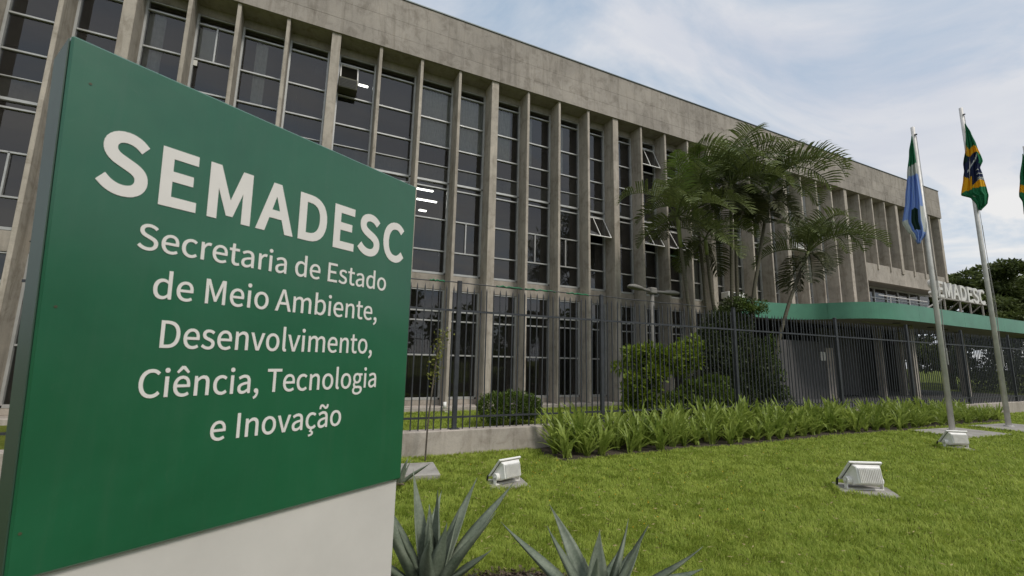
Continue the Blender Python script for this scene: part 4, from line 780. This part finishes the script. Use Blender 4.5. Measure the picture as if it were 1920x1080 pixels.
# thin staked vine
V = empty('climbing_vine', (1.79, 6.62, 0)); tag(V, 'thin leaning vine stem with sparse yellow green leaves in front of the fence', 'vine')
vp = [Vector(p) for p in ((0, 0, 0), (0.035, 0.08, 0.5), (0.09, 0.15, 0.95), (0.14, 0.22, 1.3), (0.20, 0.28, 1.65), (0.30, 0.31, 1.92))]
MB().tube(catmull(vp, 6), 0.013, 6).build('stem', M['bark'], V, smooth=True)
n_ = 210; t_ = rng.uniform(0.52, 1.0, n_); cvp = catmull(vp, 20); P = np.array([cvp[int(a*(len(cvp)-1))] for a in t_]) + rng.normal(0, [0.055, 0.05, 0.05], (n_, 3))
link('foliage', leaf_mesh('foliage', P, unit(n_) + np.array([0, 0, 0.2]), rng.uniform(0.03, 0.06, n_), rng.uniform(0.02, 0.04, n_), M['vine']), None, V)

def tree(base, H, crown, n, size, label, mat='tree', group='trees beyond the porch', r0=0.28, name='tree'):
    T_ = empty(name, base); tag(T_, label, 'tree', group); q = MB(); fork = Vector((0, 0, H*0.28))
    q.tube([(0, 0, -0.1), (0.05, 0, H*0.14), fork], [r0, r0*0.75, r0*0.6], 9)
    for c in crown:
        e = Vector((c[0], c[1], c[2])); mid_ = fork.lerp(e, 0.5) + Vector((random.uniform(-.4, .4), random.uniform(-.4, .4), 0.3)); q.tube([fork, mid_, e], [r0*0.45, r0*0.28, r0*0.08], 7)
    q.build('trunk', M['bark'], T_, smooth=True)
    cl = []
    for c in crown:
        for j in range(13):
            d = unit(1)[0]; f = rng.uniform(0.35, 0.98); cl.append((c[0] + d[0]*c[3]*f, c[1] + d[1]*c[4]*f, c[2] + d[2]*c[5]*f, c[3]*rng.uniform(.22, .4), c[4]*rng.uniform(.22, .4), c[5]*rng.uniform(.12, .24)))
    P, u_ = blob_points(cl, n); D_ = u_*[1, 1, 0.4] + unit(n)*0.7; sz = size*rng.uniform(0.6, 1.3, n)
    link('crown', leaf_mesh('crown', P, D_, sz, sz*0.5, M[mat]), None, T_); return T_
tree((43.8, 16.3, 0), 11, [(0, 0, 7.8, 3.4, 3, 2.2), (-3.2, 0.5, 7.6, 2.2, 2.2, 1.8), (-2.2, -1, 6.0, 2.8, 2.8, 1.8), (2.4, 0, 6.2, 3, 3, 2.0), (0.5, -2, 4.6, 2.8, 2.4, 1.6)], 26000, 0.30, 'broad dark tree directly behind the rooftop letters')
tree((47.5, 14.2, 0), 11, [(0, 0, 8.2, 2.6, 2.6, 1.9), (-1.5, 0.5, 6.4, 2.4, 2.4, 1.7), (2.0, -0.5, 6.3, 2.6, 2.6, 1.8), (0, -1, 4.7, 2.6, 2, 1.3), (3.0, 0.3, 8.0, 1.8, 1.8, 1.3)], 24000, 0.28, 'feathery tree rising behind the second flagpole')
tree((50.0, 12.6, 0), 11, [(0, 0, 7.8, 2.6, 2.6, 1.7), (2.0, -1.0, 6.8, 2.6, 2.4, 1.6), (-1.5, 0, 5.4, 2.4, 2.4, 1.5), (1.5, -0.5, 4.4, 2.2, 2, 1.1)], 17000, 0.26, 'open tree at the right edge with sky showing through its crown')
tree((55, 24, 0), 12, [(0, 0, 7.0, 4.6, 4, 2.8), (-3, -2, 5, 4, 3, 2.4), (3.5, -3, 5.2, 4, 3, 2.4), (0, -3, 3, 5, 3, 2)], 20000, 0.40, 'deep green tree filling the gap beside the end of the building')
tree((60, 15.0, 0), 10, [(0, 0, 5.5, 4.0, 3, 2.4), (4, -2, 5, 4, 3, 2.2), (-3, 1, 4.2, 3, 3, 1.8), (3, -1, 2.6, 5, 3, 1.8)], 11000, 0.38, 'distant low tree below the open crown at the right edge')
shrub('garden_shrub', (40, 9.5, 0), [(40, 9.6, 0.9, 1.4, 1.0, 0.9), (42.5, 9.4, 1.2, 1.8, 1.2, 1.2), (38.6, 9.2, 0.5, 0.8, 0.7, 0.5)], 3000, 0.16, 'bush_mid', 'green shrub behind the fence beyond the end of the canopy', 'shrub', 4)
shrub('far_hedge', (46, 11.5, 0), [(43.5, 12.5, 1.6, 1.6, 1.6, 1.9), (46, 11.5, 1.9, 2.0, 2, 2.1), (49, 10.5, 1.8, 2.2, 2, 2.2), (52.5, 9.5, 1.9, 2.4, 2, 2.2), (41, 13.8, 1.3, 1.6, 1.5, 1.6), (56, 9, 1.7, 3, 2, 2.2), (47, 15.5, 2.2, 3.5, 2, 2.4)], 16000, 0.22, 'bush_dark', 'dense dark hedge behind the fence past the end of the porch', 'hedge', 4)
# trees across the street, seen mirrored in the windows
P, u_ = [], []
tb = []
for i in range(26):
    cx = -60 + i*8 + random.uniform(-2, 2); hh = random.uniform(7, 12)
    for j in range(5): tb.append((cx + random.uniform(-3, 3), -30 + random.uniform(-2, 2), hh*random.uniform(0.3, 0.8), random.uniform(2.2, 3.8), 2.5, random.uniform(1.6, 2.8)))
P, u_ = blob_points(tb, 60000); sz = rng.uniform(0.35, 0.8, len(P))
wood = link('tree_belt', leaf_mesh('tree_belt', P, u_ + unit(len(P)), sz, sz*0.6, M['tree'])); tag(wood, kind='stuff')

# ------------------------------------------------------------------ planting bed of strap-leaved plants
def edge_y(x): return 6.02 + 0.05*math.sin(x*1.3) + 0.03*math.sin(x*3.1)
bp_ = [(x, edge_y(x)) for x in np.arange(3.75, 19.6, 0.4)]; bp_ = [(3.62, 6.35)] + bp_ + [(19.7, 6.97), (3.9, 6.97)]
bed = MB().prism(bp_, 2, -0.1, 0.012).build('planting_bed', M['soil'], None); tag(bed, kind='structure')
def strap_mesh(seed, nl, L):
    rg = np.random.default_rng(seed); m_ = MB()
    for i in range(nl):
        az = rg.uniform(0, 2*math.pi); el = R(rg.uniform(60, 88)) if i < nl*0.75 else R(rg.uniform(35, 60)); l = L*rg.uniform(0.65, 1.1); w_ = rg.uniform(0.046, 0.072); curl = rg.uniform(0.3, 1.15) if rg.random() > 0.12 else 2.2
        p = Vector((rg.normal(0, 0.03), rg.normal(0, 0.03), 0)); h = Vector((math.cos(az), math.sin(az), 0)); s_ = Vector((-h.y, h.x, 0)); tw_ = rg.normal(0, 0.5); vs = []; st = 6
        for j in range(st+1):
            t = j/st; e = el - curl*t*t; ww = w_*(0.55 + 0.9*t)*(1-t**3)**0.8 if t < 1 else 0.0; sd_ = (s_ + Vector((0, 0, 1))*tw_*t*0.6).normalized()
            nn = (h*-math.sin(e) + Vector((0, 0, math.cos(e))))
            vs += [p - sd_*ww*0.5 + nn*ww*0.22, p, p + sd_*ww*0.5 + nn*ww*0.22]; p = p + (h*math.cos(e) + Vector((0, 0, math.sin(e))))*l/st
        fs = [q for j in range(st) for q in ((3*j, 3*j+1, 3*j+4, 3*j+3), (3*j+1, 3*j+2, 3*j+5, 3*j+4))]; m_.add(vs, fs)
    return m_.mesh('strap_mesh', (M['strap'],), smooth=True)
SM = [strap_mesh(200+i, 24, 0.80) for i in range(9)]
cnt = 0
for row, (yy, step) in enumerate(((6.18, 0.37), (6.44, 0.33), (6.66, 0.34), (6.86, 0.42))):
    x = 3.85 + row*0.11
    while x < 19.4:
        o = link('strap_leaf_plant', random.choice(SM), None, None, (x + random.gauss(0, 0.05), min(6.92, yy + edge_y(x) - 6.02 + random.gauss(0, 0.04)), 0.01)); s_ = random.uniform(0.62, 1.08)*(0.9 if row == 0 else 1)*(0.8 if x > 17 else 1)
        o.rotation_euler = (random.gauss(0, 0.05), random.gauss(0, 0.05), random.uniform(0, 6.28)); o.scale = (s_, s_, s_*random.uniform(0.9, 1.05))
        px_ = o.location.x; where = 'at its left end' if px_ < 5.6 else ('below the lime shrub' if px_ < 8.6 else ('below the dark climber mound' if px_ < 12 else ('before the grey porch wall' if px_ < 15.5 else 'at its far end by the flagpoles')))
        tag(o, '%s strap leaved plant of the long bed, %s' % (('front row', 'second row', 'third row', 'back row')[row], where), 'plant', 'strap leaved plants in the long bed'); cnt += 1; x += step*random.uniform(0.85, 1.15)*(1 if x < 12 else 1.25)

# ------------------------------------------------------------------ agaves
M['agave_dry'] = basic('dry_agave_leaf', (0.17, 0.13, 0.08), 0.8, 0.4, 9)
def agave(x, y, leaves, label, s=1.0, z=0.0):
    A = empty('agave', (x, y, z)); tag(A, label, 'agave', 'agaves at the foot of the sign')
    for (az, el, L, W, cu) in leaves:
        h = Vector((math.cos(R(az)), math.sin(R(az)), 0)); sd_ = Vector((-h.y, h.x, 0)); p = h*0.035*s; st = 14; vs = []; tw_ = random.gauss(0, 0.45); bow = random.gauss(0, 0.22)
        for j in range(st+1):
            t = j/st; e = R(el) - cu*math.sin(t*2.2)*0.5 + cu*0.25*t; w_ = W*s*(0.50 + 0.95*math.sin(math.pi*min(1, t*0.92 + 0.08))**0.9)*(1 - t**2.6)**0.9*0.72; w_ = max(w_, 0.0015)
            nn = (h*-math.sin(e) + Vector((0, 0, math.cos(e)))); s2 = (sd_ + nn*tw_*t).normalized(); thk = 0.022*s*(1-t)**0.8 + 0.0015; cup = 0.30*(1-0.4*t)
            row = []
            for a in (-1, -0.55, 0, 0.55, 1): row.append(p + s2*w_*0.5*a + nn*(w_*cup*(abs(a)**1.6)))
            for a in (0.6, 0, -0.6): row.append(p + s2*w_*0.5*a + nn*(w_*cup*(abs(a)**1.6) - thk))
            vs += row; p = p + (h*math.cos(e) + sd_*bow*t + Vector((0, 0, math.sin(e))))*(L*s/st)
        k_ = 8; fs = [(j*k_+a, j*k_+(a+1) % k_, (j+1)*k_+(a+1) % k_, (j+1)*k_+a) for j in range(st) for a in range(k_)] + [tuple(range(k_)), tuple(range(st*k_, st*k_+k_))]
        MB().add(vs, fs).build('leaf', M['agave_dry'] if (el < 24 and random.random() < 0.4) else M['agave'], A, smooth=True)
    return A
def lv(n, els, L, W, a0=0):
    o = []
    for i in range(n): o.append((a0 + 137.5*i + random.gauss(0, 14), els[0] + (els[1]-els[0])*(i/(n-1)) + random.gauss(0, 4), L*random.uniform(0.72, 1.12)*(0.75 + 0.25*min(1, (n-i)/n*1.5)), W*random.uniform(0.85, 1.1), random.choice([random.uniform(-0.25, 0.3), random.uniform(0.3, 0.9)])))
    return o
agave(0.88, 2.98, lv(20, (34, 87), 0.78, 0.118, 30), 'grey green agave with upright pointed leaves touching the right edge of the sign base')
agave(1.70, 2.34, lv(16, (20, 80), 0.70, 0.128, 75), 'grey green agave at the bottom edge, right of the one at the sign base')
agave(1.20, 5.62, lv(12, (20, 80), 0.42, 0.06, 10), 'small agave by the fence wall, mostly hidden behind the sign')
mul = MB().prism([(0.4 + 0.95*math.cos(a) + 0.55, 2.75 + 0.42*math.sin(a)) for a in np.linspace(0, 2*math.pi, 30)[:-1]], 2, -0.05, 0.014).build('mulch_bed', M['soil'], None); tag(mul, kind='structure')
n_ = 2600; a_ = rng.uniform(0, 2*np.pi, n_); r_ = np.sqrt(rng.uniform(0, 1, n_))
P = np.stack([0.95 + 0.98*r_*np.cos(a_), 2.75 + 0.45*r_*np.sin(a_), np.full(n_, 0.018)], 1); D_ = unit(n_)*[1, 1, 0.25] + [0, 0, 0.1]
M['litter'] = leafmat('leaf_litter', (0.04, 0.028, 0.018), (0.17, 0.13, 0.085), 0.8, 0.0, 8, 0.2)
tag(link('leaf_litter', leaf_mesh('leaf_litter', P, D_, rng.uniform(0.02, 0.06, n_), rng.uniform(0.01, 0.03, n_), M['litter'])), kind='stuff')

# ------------------------------------------------------------------ grass
def vnoise(x, y, f, s):
    return (np.sin(x*f*1.0 + 1.3*np.sin(y*f*0.7 + s)) * np.sin(y*f*1.1 + 1.7*np.sin(x*f*0.6 + 2*s)) + 0.5*np.sin(x*f*2.3 + y*f*1.9 + s*3))/1.5
def blades(X, Y, h, w, mat, name):
    n = len(X); az = 2.2*vnoise(X, Y, 5.1, 4.0) + 2.4*vnoise(X, Y, 13.5, 0.7) + rng.normal(0, 1.0, n); ln = np.abs(rng.normal(0.58, 0.34, n)); H_ = np.stack([np.cos(az), np.sin(az), 0*az], 1)
    wa = az + np.pi/2 + rng.normal(0, 0.5, n); Wv = np.stack([np.cos(wa), np.sin(wa), 0*wa], 1)*(w*0.5)[:, None]
    P = np.stack([X, Y, np.zeros(n)], 1); up_ = np.array([0, 0, 1.0]); m1 = P + up_*(h*0.55)[:, None] + H_*(h*ln*0.35)[:, None]; tp = P + up_*(h*(1-0.25*ln))[:, None] + H_*(h*ln*1.1)[:, None]
    co = np.stack([P-Wv, P+Wv, m1+Wv*0.8, m1-Wv*0.8, tp], 1).reshape(-1, 3); b = (np.arange(n)*5)[:, None]
    idx = np.concatenate([b, b+1, b+2, b, b+2, b+3, b+3, b+2, b+4], 1).ravel(); return link(name, np_mesh(name, co, 3, 3*n, idx, mat))
def keepmask(X, Y):
    k_ = np.ones(len(X), bool)
    for (cx, cy, hx, hy, rz) in ((14.15, 5.22, .92, .52, R(-4)), (16.95, 5.15, .98, .52, R(-4)), (20.9, 5.1, .95, .5, R(-4)), (2.40, 5.12, .24, .20, R(-10)), (6.34, 3.30, .30, .24, R(-48)), (11.35, 4.28, .24, .20, R(-40)), (1.27, 6.0, .5, .32, R(-8))):
        dx_, dy_ = X-cx, Y-cy; a, b = dx_*math.cos(rz) + dy_*math.sin(rz), -dx_*math.sin(rz) + dy_*math.cos(rz); k_ &= ~((np.abs(a) < hx-0.01) & (np.abs(b) < hy-0.01))
    k_ &= ~(((X-0.95)/0.9)**2 + ((Y-2.75)/0.38)**2 < 1)
    ed = 6.02 + 0.05*np.sin(X*1.3) + 0.03*np.sin(X*3.1); k_ &= ~((X > 3.72) & (X < 19.6) & (Y > ed) & (Y < 7)); return k_
n = 620000; r_ = 2.3*(26/2.3)**(rng.uniform(0, 1, n)**0.92); a_ = R(4) + rng.uniform(0, 1, n)*R(82); X, Y = r_*np.sin(a_), r_*np.cos(a_)
k_ = (Y < 6.99) & (Y > -1) & keepmask(X, Y); X, Y = X[k_], Y[k_]; d = np.hypot(X, Y)
hn = 0.5 + 0.5*vnoise(X, Y, 5.0, 0.3); h2 = 0.5 + 0.5*vnoise(X, Y, 14.0, 1.9)
h3 = 0.5 + 0.5*vnoise(X, Y, 31.0, 5.1)
h = (0.016 + 0.012*hn + 0.020*h2 + 0.022*h3)*rng.uniform(0.55, 1.35, len(X)); w = 0.0034*np.maximum(1, d/3.2)
gz = blades(X, Y, h, w, M['grass'], 'grass'); tag(gz, kind='stuff')
n = 90000; X = rng.uniform(0.5, 17, n); Y = rng.uniform(7.25, 12.5, n); d = np.hypot(X, Y)
gz = blades(X, Y, 0.05*rng.uniform(0.6, 1.3, n), 0.0032*np.maximum(1, d/2.6), M['grass'], 'grass'); tag(gz, kind='stuff')
n = 260; cx = rng.choice([2.6, 3.0, 5.2, 9.0, 4.4, 3.4, 12.0, 7.5], n) + rng.normal(0, 0.35, n); cy = rng.uniform(3.0, 6.2, n); k_ = keepmask(cx, cy); P = np.stack([cx, cy, rng.uniform(0.03, 0.06, n)], 1)[k_]
tag(link('fallen_petals', leaf_mesh('fallen_petals', P, unit(len(P))*[1, 1, 0.3], 0.014, 0.012, M['petal'])), kind='stuff')
n = 2600; r_ = 2.6*(16/2.6)**rng.uniform(0, 1, n); a_ = R(8) + rng.uniform(0, 1, n)*R(72); X, Y = r_*np.sin(a_), r_*np.cos(a_); k_ = (Y < 6.9) & keepmask(X, Y); P = np.stack([X, Y, rng.uniform(0.02, 0.055, n)], 1)[k_]
M['straw'] = leafmat('dry_grass_straw', (0.25, 0.20, 0.09), (0.50, 0.42, 0.20), 0.8, 0.1, 8, 0.2)
tag(link('dry_clippings', leaf_mesh('dry_clippings', P, unit(len(P))*[1, 1, 0.25], rng.uniform(0.02, 0.07, len(P)), rng.uniform(0.004, 0.012, len(P)), M['straw'])), kind='stuff')
# taller tufts round the slab edges
tx, ty = [], []
for (cx, cy, hx, hy, rz) in ((6.34, 3.30, .30, .24, R(-48)), (2.40, 5.12, .24, .20, R(-10)), (1.27, 6.0, .5, .32, R(-8)), (11.35, 4.28, .24, .20, R(-40)), (14.15, 5.22, .92, .52, R(-4)), (16.95, 5.15, .98, .52, R(-4))):
    m_ = 900; s_ = rng.integers(0, 4, m_); u_ = rng.uniform(-1, 1, m_); e_ = rng.uniform(0, 0.04, m_)
    a = np.where(s_ < 2, u_*hx, np.where(s_ == 2, hx+e_, -hx-e_)); b = np.where(s_ < 2, np.where(s_ == 0, hy+e_, -hy-e_), u_*hy)
    tx.append(cx + a*math.cos(rz) - b*math.sin(rz)); ty.append(cy + a*math.sin(rz) + b*math.cos(rz))
X = np.concatenate(tx); Y = np.concatenate(ty); d = np.hypot(X, Y)
tag(blades(X, Y, rng.uniform(0.04, 0.10, len(X)), 0.0035*np.maximum(1, d/3.2), M['grass'], 'edge_grass'), kind='stuff')
print('strap plants', cnt)
